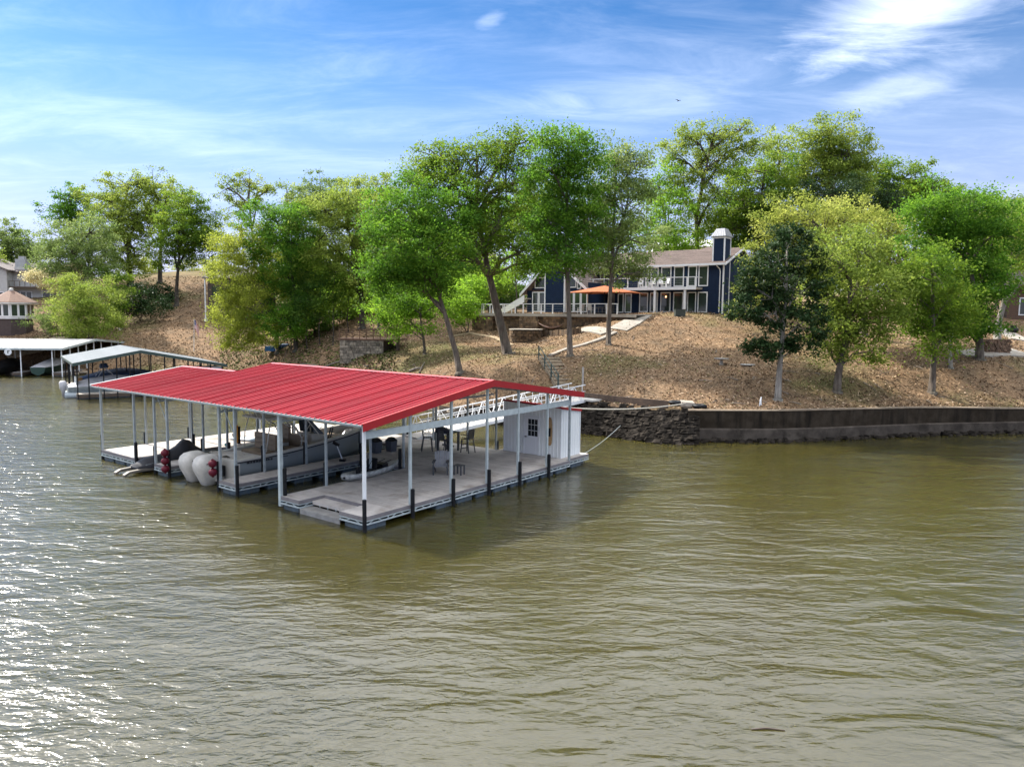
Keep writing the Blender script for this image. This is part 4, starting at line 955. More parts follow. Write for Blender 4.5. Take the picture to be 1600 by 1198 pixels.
# bank slope under the rubble
b = MB(); rg = []
for i in range(41):
    a = -.10+.36*i/40; y, z = edge(a); rg.append([(a*(y+.2),y+.2,z+.02),(a*(y-1.0),y-1.0,z*.55),(a*(y-2.6),y-2.6,-.4)])
b.loft(rg, closed=False, cap=False); o = b.build('bank', pmat('dark_bank_soil', (.010,.008,.006), (.026,.021,.016), 2.5, .95, spec=.1, bump=.8, bscale=5), None, True); o['kind'] = 'structure'
for k,(px,py,lab) in enumerate(((1055,631,'black car tyre lying on the wall top, left of the pale slab'),(1093,633,'black car tyre lying on the wall top, right of the pale slab'))):
    p_ = ground(px,py+6) if k else ground(px,py+2); t_ = thing('tyre', lab, 'tyre', p_+Vector((0,0,.06)), 0, 'old tyres on the seawall')
    b = MB(); rg = []
    for j in range(16):
        q_ = 2*math.pi*j/16; rg.append([(math.cos(q_)*(.36+.14*math.cos(s_)), math.sin(q_)*(.36+.14*math.cos(s_)), .13+.12*math.sin(s_)) for s_ in [2*math.pi*m_/8 for m_ in range(8)]])
    rg.append(rg[0]); b.loft(rg, cap=False); b.build('tread', BLACKP, t_, True)
p_ = ground(1073,634); b = MB(); b.loft([[(-.5,-.4,0),(.5,-.45,0),(.55,.4,0),(-.45,.35,0)],[(-.42,-.35,.3),(.45,-.4,.22),(.48,.35,.3),(-.4,.3,.36)]]); o = b.build('stone_slab', pmat('pale_stone',(.34,.30,.25),(.26,.23,.19),3,.9)); o.location = p_; tag(o,'pale broken stone slab between the two tyres on the wall top','slab')
# mooring cables from dock to bank
def cable(lab, p, q, sag, r_, mat):
    p, q = Vector(p), Vector(q); b = MB(); b.tube([p+(q-p)*t_-Vector((0,0,sag*4*t_*(1-t_))) for t_ in [i/14 for i in range(15)]], r_, 5); o = b.build('mooring_cable', mat, None, True); tag(o, lab, 'cable', 'cables holding the dock to the bank')
CAB = pmat('pale_rope', (.50,.46,.38), None, 1, .8)
cable('thick pale cable running from the dock roof corner to the tyres', dw(1.2,14.4,3.2), ground(1072,636)+Vector((0,0,.25)), .25, .045, CAB)
cable('thin grey cable low over the dark rock rubble', dw(.5,16.3,.5), Vector((.15*48.6,48.6,.75)), .12, .018, GALV)
# ------------------------------------------------------------------ the navy house above the bank: local x runs right (s = -x), y away from the lake, z from the floor
NAVY_S = pmat('navy_lap_siding', (.009,.020,.048), (.007,.016,.040), 1.5, .65, spec=.15, island=.06)
TRIM = pmat('white_trim', (.74,.74,.74), (.68,.68,.69), 2, .5)
SHING = pmat('brown_roof_shingle', (.13,.092,.078), (.088,.064,.056), 5, .9, bump=.3, bscale=14, island=.14)
GLASS = pmat('window_glass', (.020,.028,.026), (.035,.05,.04), .8, .05, spec=.7)
BEIGE = pmat('beige_slab', (.42,.38,.32), (.34,.30,.25), 2, .8)
GREYS = pmat('grey_brown_siding', (.16,.135,.125), (.13,.11,.10), 2, .7)
STONE = pmat('warm_wall_stone', (.20,.13,.07), (.10,.07,.045), 2.4, .9, bump=.5, island=.45)
MORT = pmat('dark_brown_mortar', (.09,.07,.05), (.06,.048,.036), 4, .95)  # mottled dark brown mortar core behind the stones
HF = 8.45
HX = at(1128, 490, 76.0); HROOT = (HX.x, HX.y, HF)
house = thing('lake_house', 'dark navy two storey lake house with white trim, brown roof and a tall navy chimney', 'house', HROOT, YAW)
HM = Matrix.Translation(HROOT) @ Matrix.Rotation(YAW, 4, 'Z')
def hw(s, y, z): return HM @ Vector((-s, y, z))
def lap_wall(name, s0, s1, y, z0, top, mat=NAVY_S, parent=house, depth=.12, step=.20):
    """lapped boards on the face at local y, between s0 (right) and s1 (left); top = height or function of s giving the roof line (boards are cut to it)"""
    b = MB(); z = z0
    f = top if callable(top) else (lambda s: top)
    zmax = max(f(s0+(s1-s0)*i/40) for i in range(41))
    while z < zmax-.01:
        zt = min(z+step, zmax); runs = []; cur = None
        for i in range(41):
            s = s0+(s1-s0)*i/40
            if f(s) >= zt-.04:
                if cur is None: cur = s
                last = s
            elif cur is not None: runs.append((cur,last)); cur = None
        if cur is not None: runs.append((cur,last))
        for a, c in runs:
            if c-a < .05: continue
            b.add([(-a,y-.025,z),(-c,y-.025,z),(-c,y+depth,z),(-a,y+depth,z),(-a,y,zt),(-c,y,zt),(-c,y+depth,zt),(-a,y+depth,zt)], [(0,1,2,3),(7,6,5,4),(0,4,5,1),(1,5,6,2),(2,6,7,3),(3,7,4,0)])
        z = zt
    o = b.build(name, mat, parent, kind='stuff'); return o
def side_wall(name, s, y0, y1, z0, top, mat=NAVY_S):
    """the face looking right (towards -s) at s"""
    b = MB(); n_ = 12
    f = top if callable(top) else (lambda y: top)
    for i in range(n_):
        a, c = y0+(y1-y0)*i/n_, y0+(y1-y0)*(i+1)/n_
        b.add([(-s,a,z0),(-s,c,z0),(-s,c,f(c)),(-s,a,f(a)),(-s-.1,a,z0),(-s-.1,c,z0),(-s-.1,c,f(c)),(-s-.1,a,f(a))], [(0,1,2,3),(7,6,5,4)])
    return b.build(name, mat, house)
def window(s0, s1, z0, z1, y=0.0, name='window', fw=.11, mull=False, parent=house):
    """white framed glazing proud of the wall; s0 left edge, s1 right edge"""
    b = MB(); o_ = y-.06
    b.box(-s0,o_,z0,-s0+fw,y+.02,z1); b.box(-s1-fw,o_,z0,-s1,y+.02,z1); b.box(-s0+fw,o_,z1-fw,-s1-fw,y+.02,z1); b.box(-s0+fw,o_,z0,-s1-fw,y+.02,z0+fw)
    if mull: m_ = -(s0+s1)/2; b.box(m_-.04,o_+.005,z0+fw,m_+.04,y+.02,z1-fw)
    fr = b.build(name, TRIM, parent)
    g = MB(); g.add([(-s0+fw*.9,y-.035,z0+fw*.9),(-s1-fw*.9,y-.035,z0+fw*.9),(-s1-fw*.9,y-.035,z1-fw*.9),(-s0+fw*.9,y-.035,z1-fw*.9),(-s0+fw*.9,y-.028,z0+fw*.9),(-s1-fw*.9,y-.028,z0+fw*.9),(-s1-fw*.9,y-.028,z1-fw*.9),(-s0+fw*.9,y-.028,z1-fw*.9)], [(0,1,2,3),(7,6,5,4),(0,4,5,1),(1,5,6,2),(2,6,7,3),(3,7,4,0)])
    g.build('pane', GLASS, fr); return fr
# main block
lap_wall('wall', 0.1, 12.6, 0.0, 0, 5.1)
ridge_y, ridge_z, eave_z = 4.6, 7.05, 5.08
side_wall('wall', .1, 0, 9.2, 0, lambda y: 5.1+(ridge_z-5.15)*(1-abs(y-ridge_y)/ridge_y))
lap_wall('wall', 10.0, 16.4, .9, 0, 5.0, GREYS)
def roof_slope(name, s0, s1, ya, za, yb, zb, parent=house, mat=SHING, course=.42, thick=.05):
    b = MB(); L_ = math.hypot(yb-ya, zb-za); n_ = max(2, round(L_/course))
    for i in range(n_):
        t0, t1 = i/n_, (i+1.15)/n_
        y0_, z0_, y1_, z1_ = ya+(yb-ya)*t0, za+(zb-za)*t0, ya+(yb-ya)*min(t1,1), za+(zb-za)*min(t1,1)
        L2 = abs(s1-s0); k = max(1, round(L2/.95)); off = rnd.random()*.5
        for j in range(k):
            a, c = s0+(s1-s0)*j/k, s0+(s1-s0)*(j+1)/k
            h = thick+rnd.uniform(-.008,.008)
            b.add([(-a,y0_,z0_),(-c,y0_,z0_),(-c,y1_,z1_),(-a,y1_,z1_),(-a,y0_,z0_+h),(-c,y0_,z0_+h),(-c,y1_,z1_+.012),(-a,y1_,z1_+.012)], [(0,3,2,1),(4,5,6,7),(0,1,5,4),(1,2,6,5),(2,3,7,6),(3,0,4,7)])
    return b.build(name, mat, parent, kind='stuff')
roof_slope('roof', -.35, 16.5, -.55, eave_z+.08, ridge_y, ridge_z+.08); roof_slope('roof', -.35, 16.5, 9.8, eave_z+.08, ridge_y, ridge_z+.08)
b = MB(); b.prism([(-5.4,ridge_y-1.2,ridge_z-.35),(-3.5,ridge_y-.4,ridge_z+.28),(-1.6,ridge_y-1.2,ridge_z-.35)], (0,1.6,.1)); b.build('roof_dormer', SHING, house)
b = MB(); b.box(.35,-.60,eave_z-.10,-16.5,-.54,eave_z+.10); b.build('gutter', TRIM, house)
b = MB(); b.box(.30,-.53,eave_z-.08,-16.5,-.02,eave_z-.05); b.build('soffit', TRIM, house)
for (ya,za,yb,zb) in ((-.55,eave_z,ridge_y,ridge_z),(ridge_y,ridge_z,9.8,eave_z)):
    b = MB(); b.prism([(.36,ya,za+.08),(.36,yb,zb+.08),(.36,yb,zb-.16),(.36,ya,za-.16)], (.04,0,0)); b.build('rake_board', TRIM, house)
b = MB(); b.tube([(-.55,-.5,4.9),(-.35,-.12,4.6),(-.30,-.10,4.3),(-.30,-.10,.15)], .05, 6); b.build('downspout', TRIM, house)
# chimney at the right end of the front wall
b = MB(); b.box(-1.18,-.02,4.0,.02,1.55,7.85); b.box(-.10,-.02,0,.02,1.55,4.0); b.build('chimney', NAVY_S, house)
b = MB()
for x,y in ((-1.18,-.04),(.02,-.04),(.02,1.55)): b.box(x-.07,y-.02,0 if x > -.5 else 5.2,x+.07,y+.07,7.86)
b.build('chimney_trim', TRIM, house, kind='stuff')
b = MB(); b.box(-1.24,-.08,7.72,.10,1.62,7.86); b.build('chimney_collar', TRIM, house)
b = MB(); 
for k in range(6):
    a0, a1 = -1.38+1.6*k/6, -1.38+1.6*(k+1)/6-.03; c0, c1 = -1.02+.88*k/6, -1.02+.88*(k+1)/6-.01
    b.add([(a0,-.22,7.95),(a1,-.22,7.95),(c1,.30,8.75),(c0,.30,8.75)], [(0,1,2,3)])
    y0_, y1_ = -.22+2.0*k/6, -.22+2.0*(k+1)/6-.03; e0, e1 = .30+.96*k/6, .30+.96*(k+1)/6-.01
    b.add([(.22,y0_,7.95),(.22,y1_,7.95),(-.14,e1,8.75),(-.14,e0,8.75)], [(0,1,2,3)]); b.add([(-1.38,y1_,7.95),(-1.38,y0_,7.95),(-1.02,e0,8.75),(-1.02,e1,8.75)], [(0,1,2,3)])
b.add([(-1.02,.30,8.75),(-.14,.30,8.75),(-.14,1.26,8.75),(-1.02,1.26,8.75)], [(0,1,2,3)]); b.add([(.22,1.78,7.95),(-1.38,1.78,7.95),(-1.02,1.26,8.75),(-.14,1.26,8.75)], [(0,1,2,3)]); b.box(-1.36,-.2,7.87,.2,1.76,7.94)
b.build('chimney_cap', pmat('silver_seamed_metal', (.40,.40,.41), (.32,.32,.33), 3, .35, .5), house)
# windows: two storeys of tall glazing
for z0, z1 in ((2.86,5.0),(.12,2.28)):
    for s0, s1, nm in ((9.5,8.43,'window'),(8.2,7.25,'window'),(6.95,5.75,'window'),(5.45,4.30,'glass_door'),(3.85,2.85,'window'),(2.68,1.60,'window')):
        w_ = window(s0, s1, z0, z1, 0.0, nm)
        if nm == 'glass_door':
            d = MB(); d.box(-s0+.14,-.075,z0+.95,-s0+.17,-.06,z0+1.15); d.build('handle', GALV, w_)
    for s in (8.43+.02, 7.22, 5.72, 4.27, 2.83):
        pass
window(12.2,11.45,.05,2.2,.0,'glass_door'); window(11.3,10.45,.05,2.2,.0,'window')
window(15.9,15.0,2.9,4.7,.9); window(14.6,13.7,2.9,4.7,.9); window(13.2,12.75,2.9,4.9,.9)
window(12.05,11.2,3.0,4.95,.9)
b = MB(); b.tube([(-6.3,-.075,1.72),(-6.3,-.065,1.86)], .07, 8); o = b.build('lamp_glow', (lambda: (lambda q_: q_)(bpy.data.materials.new('warm_lamp')))(), house)
mm = o.data.materials[0]; mm.use_nodes = True; pb = mm.node_tree.nodes['Principled BSDF']; pb.inputs['Emission Color'].default_value = (1,.45,.18,1); pb.inputs['Emission Strength'].default_value = 2.0
# upper balcony
b = MB(); b.box(-2.2,-1.75,2.50,-15.7,-.03,2.72); b.build('balcony_floor', BEIGE, house)
b = MB(); b.box(-2.15,-1.82,2.46,-15.75,-1.76,2.76); b.build('balcony_fascia', TRIM, house)
for s in (2.3,3.2,5.5,7.9,10.1,12.4,14.5,15.6): b = MB(); b.box(-s-.05,-1.74,2.77,-s+.05,-1.64,3.80); b.build('balcony_post', TRIM, house)
b = MB(); b.box(-2.24,-1.75,3.72,-15.66,-1.63,3.80); b.build('balcony_rail', TRIM, house)
for z in (2.98,3.16,3.34,3.52): b = MB(); b.box(-2.3,-1.70,z,-15.6,-1.69,z+.012); b.build('rail_cable', GALV, house)
b = MB(); b.box(-2.24,-1.70,3.72,-2.32,-.03,3.80); b.build('balcony_rail', TRIM, house)
for s in (6.83,3.41): b = MB(); b.box(-s-.11,-1.74,0,-s+.11,-1.52,2.5); b.build('porch_column', TRIM, house)
# A-frame wing
AY, AP, AZ = -4.0, 17.95, 6.15
def a_top(s): return AZ-(s-AP)*.98 if s > AP else AZ-(AP-s)*.86
lap_wall('wall', 16.65, 19.18, AY-.35, 0, lambda s: a_top(s)-.15, depth=.3)
for s in (16.60,19.23): b = MB(); b.box(-s-.07,AY-.40,0,-s+.07,AY-.05,a_top(s)-.2); b.build('corner_board', TRIM, house)
b = MB(); b.box(-16.68,AY-.34,0,-16.60,AY,4.9); b.build('wall', NAVY_S, house)
lap_wall('wall', 19.25, 22.2, AY, 2.55, lambda s: a_top(s)-.12); lap_wall('wall', 13.75, 16.55, AY, 2.45, lambda s: a_top(s)-.12)
lap_wall('wall', 21.3, 22.0, AY, 0, 2.5)
window(20.9,19.35,2.75,4.0,AY); window(16.4,15.25,2.75,4.3,AY); window(15.15,14.6,2.6,3.6,AY)
for s0,s1,nm in ((21.25,20.35,'window'),(20.3,19.35,'glass_door'),(16.5,15.55,'window'),(15.5,14.65,'window'),(14.6,13.8,'window')): window(s0,s1,.05,2.35,AY,nm)
b = MB(); b.box(-13.75,AY,0,-13.6,.9,3.3); b.build('wall', NAVY_S, house)
def a_slope(s0, z0, s1, z1, name):
    b = MB(); n_ = 14
    for i in range(n_):
        t0, t1 = i/n_, min((i+1.15)/n_,1)
        a, za, c, zc = s0+(s1-s0)*t0, z0+(z1-z0)*t0, s0+(s1-s0)*t1, z0+(z1-z0)*t1
        for j in range(12):
            y0_, y1_ = AY-.75+14*j/12, AY-.75+14*(j+1)/12; h = .05+rnd.uniform(-.008,.008)
            b.add([(-a,y0_,za),(-a,y1_,za),(-c,y1_,zc),(-c,y0_,zc),(-a,y0_,za+h),(-a,y1_,za+h),(-c,y1_,zc+.01),(-c,y0_,zc+.01)], [(0,3,2,1),(4,5,6,7),(0,1,5,4),(1,2,6,5),(2,3,7,6),(3,0,4,7)])
    b.build(name, SHING, house, kind='stuff')
a_slope(22.5, 2.05, AP, AZ+.06, 'roof'); a_slope(13.45, 2.55, AP, AZ+.06, 'roof')
for s0,z0 in ((22.55,2.0),(13.4,2.5)):
    b = MB(); b.prism([(-s0,AY-.8,z0+.10),(-AP,AY-.8,AZ+.16),(-AP,AY-.8,AZ-.18),(-s0,AY-.8,z0-.22)], (0,.06,0)); b.build('rake_board', TRIM, house)
# white outside stair running up to the left of the wing
b = MB(); b.prism([(-25.6,AY-1.2,.0),(-21.6,AY-1.2,1.95),(-21.6,AY-1.2,1.15),(-24.2,AY-1.2,-.05)], (0,.12,0)); b.build('stair_parapet', TRIM, house)
for k in range(9): b = MB(); b.box(-25.2+k*.42,AY-1.08,k*.2-.1,-24.8+k*.42,AY,k*.2+.02); b.build('stair_tread', BEIGE, house)

# ------------------------------------------------------------------ stone terrace in front of the house
ter = thing('stone_terrace', 'raised terrace of warm brown stone with a beige edge slab below the navy house', 'terrace', HROOT, YAW)
TY = -8.5; TZ = -.17
b = MB(); b.box(-5.6,TY,TZ-.10,-26.6,0-.05,TZ); b.build('terrace_floor', BEIGE, ter)
b = MB(); b.box(-5.4,TY-.14,TZ-.30,-26.8,TY+.02,TZ+.012); b.build('edge_slab', BEIGE, ter)
def stone_face(name, s0, s1, y, ztop, zbot, parent, depth=.35, cell=.42, mat=STONE):
    """rough stones laid in a wall facing the lake, proud of a mortar core"""
    b = MB()
    L_ = s1-s0
    z = ztop-.02; row = 0
    while z > zbot:
        hh = rnd.uniform(.22,.36); x = s0 + (rnd.random()*.2 if row % 2 else 0)
        while x < s1-.08:
            ww = min(rnd.uniform(.28,.62), s1-x); g = .018
            dp = rnd.uniform(.02,.085); j = lambda: rnd.uniform(-.03,.03)
            P = [(-(x+g)+j(),y-dp,z-hh+g+j()),(-(x+ww-g)+j(),y-dp,z-hh+g+j()),(-(x+ww-g)+j(),y-dp,z-g+j()),(-(x+g)+j(),y-dp,z-g+j())]
            Q = [(-(x+.005),y+.01,z-hh+.005),(-(x+ww-.005),y+.01,z-hh+.005),(-(x+ww-.005),y+.01,z-.005),(-(x+.005),y+.01,z-.005)]
            b.add(P+Q, [(0,1,2,3),(0,4,5,1),(1,5,6,2),(2,6,7,3),(3,7,4,0)])
            x += ww
        z -= hh; row += 1
    o = b.build(name, mat, parent, kind='stuff')
    c = MB(); c.box(-s0,y+.012,zbot-.3,-s1,y+depth,ztop); c.build('wall_core', MORT, parent); return o
stone_face('wall_stones', 5.6, 17.2, TY+.3, TZ-.31, -1.9, ter); stone_face('wall_stones', 17.2, 19.7, TY-.1, TZ-.31, -2.3, ter, .8); stone_face('wall_stones', 19.7, 23.6, TY+.5, TZ-.31, -2.6, ter); stone_face('wall_stones', 23.6, 26.6, TY, TZ-.31, -3.3, ter, .9)
def side_stones(s, y0, y1, ztop, zbot):
    b = MB(); z = ztop
    while z > zbot:
        hh = rnd.uniform(.22,.36); y = y0
        while y < y1-.05:
            ww = min(rnd.uniform(.3,.6), y1-y); dp = rnd.uniform(.02,.08)
            b.add([(-s+dp,y+.02,z-hh+.02),(-s+dp,y+ww-.02,z-hh+.02),(-s+dp,y+ww-.02,z-.02),(-s+dp,y+.02,z-.02),(-s-.01,y,z-hh),(-s-.01,y+ww,z-hh),(-s-.01,y+ww,z),(-s-.01,y,z)], [(0,1,2,3),(0,4,5,1),(1,5,6,2),(2,6,7,3),(3,7,4,0)]); y += ww
        z -= hh
    b.build('wall_stones', STONE, ter, kind='stuff')
side_stones(17.2, TY-.1, TY+.8, TZ-.31, -2.3); side_stones(23.6, TY, TY+.9, TZ-.31, -3.3)
rl = thing('terrace_railing', 'white post and rail fence along the lake edge of the stone terrace', 'railing', HROOT, YAW)
for s in [26.5,25.2,24.0,23.6,21.9,20.4,19.3,18.0,16.9,15.4,13.5,11.8,10.2,8.8,7.6]: b = MB(); b.box(-s-.045,TY+.02,TZ+.015,-s+.045,TY+.11,TZ+1.08); b.build('rail_post', TRIM, rl)
b = MB(); b.box(-7.5,TY+.02,TZ+1.0,-26.6,TY+.12,TZ+1.08); b.build('top_rail', TRIM, rl)
for z in (.25,.5,.75): b = MB(); b.box(-7.6,TY+.06,TZ+z,-26.5,TY+.075,TZ+z+.014); b.build('rail_cable', GALV, rl)
b = MB(); b.box(-26.6,TY+.1,TZ+1.0,-26.5,-1.0,TZ+1.08); b.build('top_rail', TRIM, rl)
for y in (-6.5,-4.6,-2.8,-1.0): b = MB(); b.box(-26.6,y,TZ+.015,-26.5,y+.09,TZ+1.0); b.build('rail_post', TRIM, rl)
# orange cantilever parasol
uo = thing('patio_umbrella', 'large square rust orange patio umbrella open above the stone terrace', 'umbrella', hw(10.5,-6.0,TZ), YAW)
ORG = pmat('rust_orange_canvas', (.34,.082,.010), (.29,.068,.009), 2, .8)
b = MB(); k = 3.3; q_ = [(-k,-2.2),(k,-2.2),(k,2.2),(-k,2.2)]
for i in range(4):
    a, c = q_[i], q_[(i+1)%4]; m_ = ((a[0]+c[0])/2*.97,(a[1]+c[1])/2*.97)
    b.add([(a[0],a[1],2.22),(m_[0],m_[1],2.30),(0,0,3.0),(a[0],a[1],2.19),(m_[0],m_[1],2.27),(0,0,2.97)], [(0,1,2),(5,4,3),(0,3,4,1)]); b.add([(m_[0],m_[1],2.30),(c[0],c[1],2.22),(0,0,3.0),(m_[0],m_[1],2.27),(c[0],c[1],2.19),(0,0,2.97)], [(0,1,2),(5,4,3),(0,3,4,1)])
b.build('canopy', ORG, uo)
for a in q_: b = MB(); b.bar((0,0,2.93),(a[0]*.98,a[1]*.98,2.19),.04,.04); b.build('rib', BLACKP, uo)
b = MB(); b.tube([(0,.0,0),(0,0,3.02)], .05, 8); b.build('pole', BLACKP, uo)
b = MB(); b.lathe([(.45,0),(.42,.12),(.1,.16)], (0,0,0), 12); b.build('base', BLACKP, uo)
# patio and balcony chairs
CHW = pmat('white_resin', (.66,.66,.66), (.6,.6,.6), 2, .45)
def patio_chair(lab, pos, rz, mat, grp):
    t_ = thing('patio_chair', lab, 'chair', pos, rz, grp)
    b = MB(); b.box(-.26,-.25,.40,.26,.25,.45); b.build('seat', mat, t_)
    b = MB(); b.cbox((0,.27,.72),.5,.04,.58,rx=-.15); b.build('backrest', mat, t_)
    for x in (-.23,.23):
        for y in (-.22,.22): b = MB(); b.box(x-.025,y-.025,0,x+.025,y+.025,.40); b.build('leg', mat, t_)
        b = MB(); b.box(x-.03,-.25,.60,x+.03,.25,.64); b.build('armrest', mat, t_)
        b = MB(); b.box(x-.02,-.24,.45,x+.02,-.19,.60); b.build('arm_support', mat, t_)
    return t_
for s,rz,l_ in ((8.9,.3,'first white chair from the left on the upper balcony'),(7.5,-.2,'second white chair from the left on the upper balcony'),(6.6,.1,'third white chair from the left on the upper balcony'),(5.9,-.4,'rightmost white chair on the upper balcony, by the glass door')): patio_chair(l_, hw(s,-1.0,2.72), YAW+rz, CHW, 'white chairs on the upper balcony')
for s,y,rz,l_ in ((12.9,-6.8,1.4,'pale chair on the terrace at the left of the orange umbrella'),(11.4,-7.2,0,'pale chair on the terrace just left of the orange umbrella pole'),(9.4,-7.0,-.8,'pale chair on the terrace right of the orange umbrella pole')): patio_chair(l_, hw(s,y,TZ), YAW+rz+math.pi, pmat('pale_grey_resin',(.42,.41,.40),(.36,.35,.34),2,.5) if s == 12.9 else bpy.data.materials['pale_grey_resin'], 'pale chairs on the stone terrace')
t_ = thing('patio_table', 'low dark patio table on the terrace under the orange umbrella', 'table', hw(11.9,-5.6,TZ), YAW)
b = MB(); b.box(-.8,-.5,.68,.8,.5,.73); b.build('tabletop', GREYS, t_)
for x in (-.7,.7):
    for y in (-.4,.4): b = MB(); b.box(x-.03,y-.03,0,x+.03,y+.03,.68); b.build('leg', GREYS, t_)
# round stone planter, low wall, hammock
pc = ground(822,534); ptop = at(822,514,pc.y+.6).z
pl = thing('stone_planter', 'round stone walled planter with a pale rim below the terrace', 'planter', (pc.x,pc.y+1.2,gz(pc.x,pc.y+1.2)), 0)
hh = ptop-gz(pc.x,pc.y+1.2)
b = MB(); n_ = 22
for r_ in range(6):
    for i in range(n_):
        a = 2*math.pi*(i+.5*(r_%2))/n_; rr_ = 1.62+rnd.uniform(-.05,.05); zz_ = hh-.22-r_*.28
        b.cbox((rr_*math.cos(a)-.0, rr_*math.sin(a), zz_-.1), .22, .44, .25, rz=a)
b.build('wall_stones', STONE, pl, kind='stuff')
b = MB(); b.lathe([(1.5,-.8),(1.55,hh-.1)], (0,0,0), 22); b.build('wall_core', MORT, pl)
b = MB(); b.lathe([(1.45,hh-.1),(1.78,hh-.1),(1.78,hh),(1.3,hh)], (0,0,0), 24); b.build('rim', BEIGE, pl)
lw = thing('low_stone_wall', 'low stone kerb wall curving from the round planter to the pale path', 'wall', (0,0,0))
P_ = [ground(px,py) for px,py in ((846,527),(862,526),(880,525),(898,524),(908,522))]
for i in range(len(P_)-1):
    n_ = 4
    for j in range(n_):
        a_ = P_[i]+(P_[i+1]-P_[i])*(j/n_); c_ = P_[i]+(P_[i+1]-P_[i])*((j+.94)/n_); b = MB(); b.bar(a_+Vector((0,.6,.25)), c_+Vector((0,.6,.25)), .4+rnd.uniform(-.05,.05), .75+rnd.uniform(-.05,.05)); b.build('stone', STONE, lw)
ha, hb = hw(17.0,TY-.2,-1.15), hw(14.0,TY-.1,-1.25)
b = MB(); rg = []
for i in range(13):
    t_ = i/12; c_ = ha+(hb-ha)*t_-Vector((0,0,2.0*t_*(1-t_))); w_ = .05+.42*math.sin(math.pi*t_)
    rg.append([c_+Vector((0,-w_,w_*.25)), c_+Vector((0,0,-.05)), c_+Vector((0,w_,w_*.25)), c_+Vector((0,0,-.02))])
b.loft(rg); o = b.build('hammock', pmat('faded_pink_fabric', (.42,.26,.22), (.5,.38,.32), 3, .8), None, True); tag(o, 'faded pink hammock slung under the terrace edge against the stone wall', 'hammock')
# paths
PATH = pmat('pale_concrete_path', (.33,.30,.26), (.25,.225,.19), 1.5, .9, dirt=(.26,.20,.14,1), dscale=.5)
def path(name, pix, width, lift=.05, mat=PATH, world=False):
    P_ = [ground(*p_) if not world else Vector(p_) for p_ in pix]; Q = []
    for i in range(len(P_)-1):
        for j in range(6): Q.append(P_[i]+(P_[i+1]-P_[i])*(j/6))
    Q.append(P_[-1]); b = MB(); rg = []
    for i,p_ in enumerate(Q):
        d = Q[min(i+1,len(Q)-1)]-Q[max(i-1,0)]; s_ = Vector((d.y,-d.x,0)).normalized()*width/2
        l_ = p_+s_; r_ = p_-s_; za_, zc_, zb_ = (gz(q_.x,q_.y)+lift+.07 for q_ in (l_, p_, r_))
        rg.append([(l_.x,l_.y,za_-.5),(l_.x,l_.y,za_),(p_.x,p_.y,max(zc_,(za_+zb_)/2)),(r_.x,r_.y,zb_),(r_.x,r_.y,zb_-.5)])
    b.loft(rg); o = b.build(name, mat); o['kind'] = 'structure'; return o
path('path', [(965,516),(985,505),(1004,494)], 2.0); path('path', [(905,516),(928,516),(948,521)], 1.3); path('path', [(860,556),(885,546),(910,540),(940,530),(962,520)], .45, .06)
path('path', [(1500,553),(1530,553),(1600,553)], 2.2, .06); path('path', [(1552,512),(1575,522),(1596,533)], 1.8, .06); path('path', [(800,540),(770,527),(735,521),(700,527)], .5, .03, pmat('tan_dirt', (.36,.27,.17), (.28,.2,.12), 3, .95))
path('path', [(10,556),(60,545),(100,527)], 3.0, .05, pmat('pale_dirt_track', (.46,.38,.28), (.36,.29,.2), 2, .95)); 
# stair with railing up the bank
s0, s1 = ground(889,609), ground(857,563); sd = s1-s0; SL = Vector((sd.x,sd.y,0)).length
sr = thing('bank_stairs', 'tan timber stairs with a dark green railing climbing the bank behind the red roof', 'stairs', s0, math.atan2(sd.y,sd.x)-math.pi/2)
WOODT = pmat('tan_timber', (.30,.235,.155), (.22,.17,.11), 3, .85, island=.15); n_ = max(8, int(sd.z/.19))
for k in range(n_):
    y = SL*k/n_; z = (sd.z+.25)*(k+1)/n_; b = MB(); b.box(-.8,y-.03,z-.06,.8,y+SL/n_,z); b.build('tread', WOODT, sr)
    b = MB(); b.box(-.8,y,z-.30,.8,y+.03,z-.062); b.build('riser', WOODT, sr)
for x in (-.86,.84):
    b = MB(); b.prism([(x,-.05,-.3),(x,SL,sd.z),(x,SL,sd.z+.32),(x,-.05,.10)], (.05,0,0)); b.build('stringer', WOODT, sr)
    if x > 0: continue
    for k in range(4): y = SL*k/3; z = sd.z*k/3; b = MB(); b.box(x-.05,y-.05,z,x+.05,y+.05,z+1.25); b.build('rail_post', GREENT, sr)
    for h_ in (1.2,.7): b = MB(); b.bar((x,0,h_),(x,SL,sd.z+h_),.05,.06); b.build('rail', GREENT, sr)
b = MB(); b.box(.95,-.3,0,1.07,-.18,1.75); b.build('end_post', pmat('grey_post', (.38,.36,.33), (.3,.28,.26), 3, .8), sr)

# ------------------------------------------------------------------ other buildings
def simple(name, lab, cat, px, py, Y, rz): 
    p_ = at(px, py, Y); return thing(name, lab, cat, p_, rz)
SIDG = pmat('pale_grey_siding', (.46,.45,.43), (.40,.39,.38), 2, .7); DKR = pmat('grey_brown_shingle', (.13,.11,.105), (.095,.08,.078), 4, .9, bump=.3, island=.15)
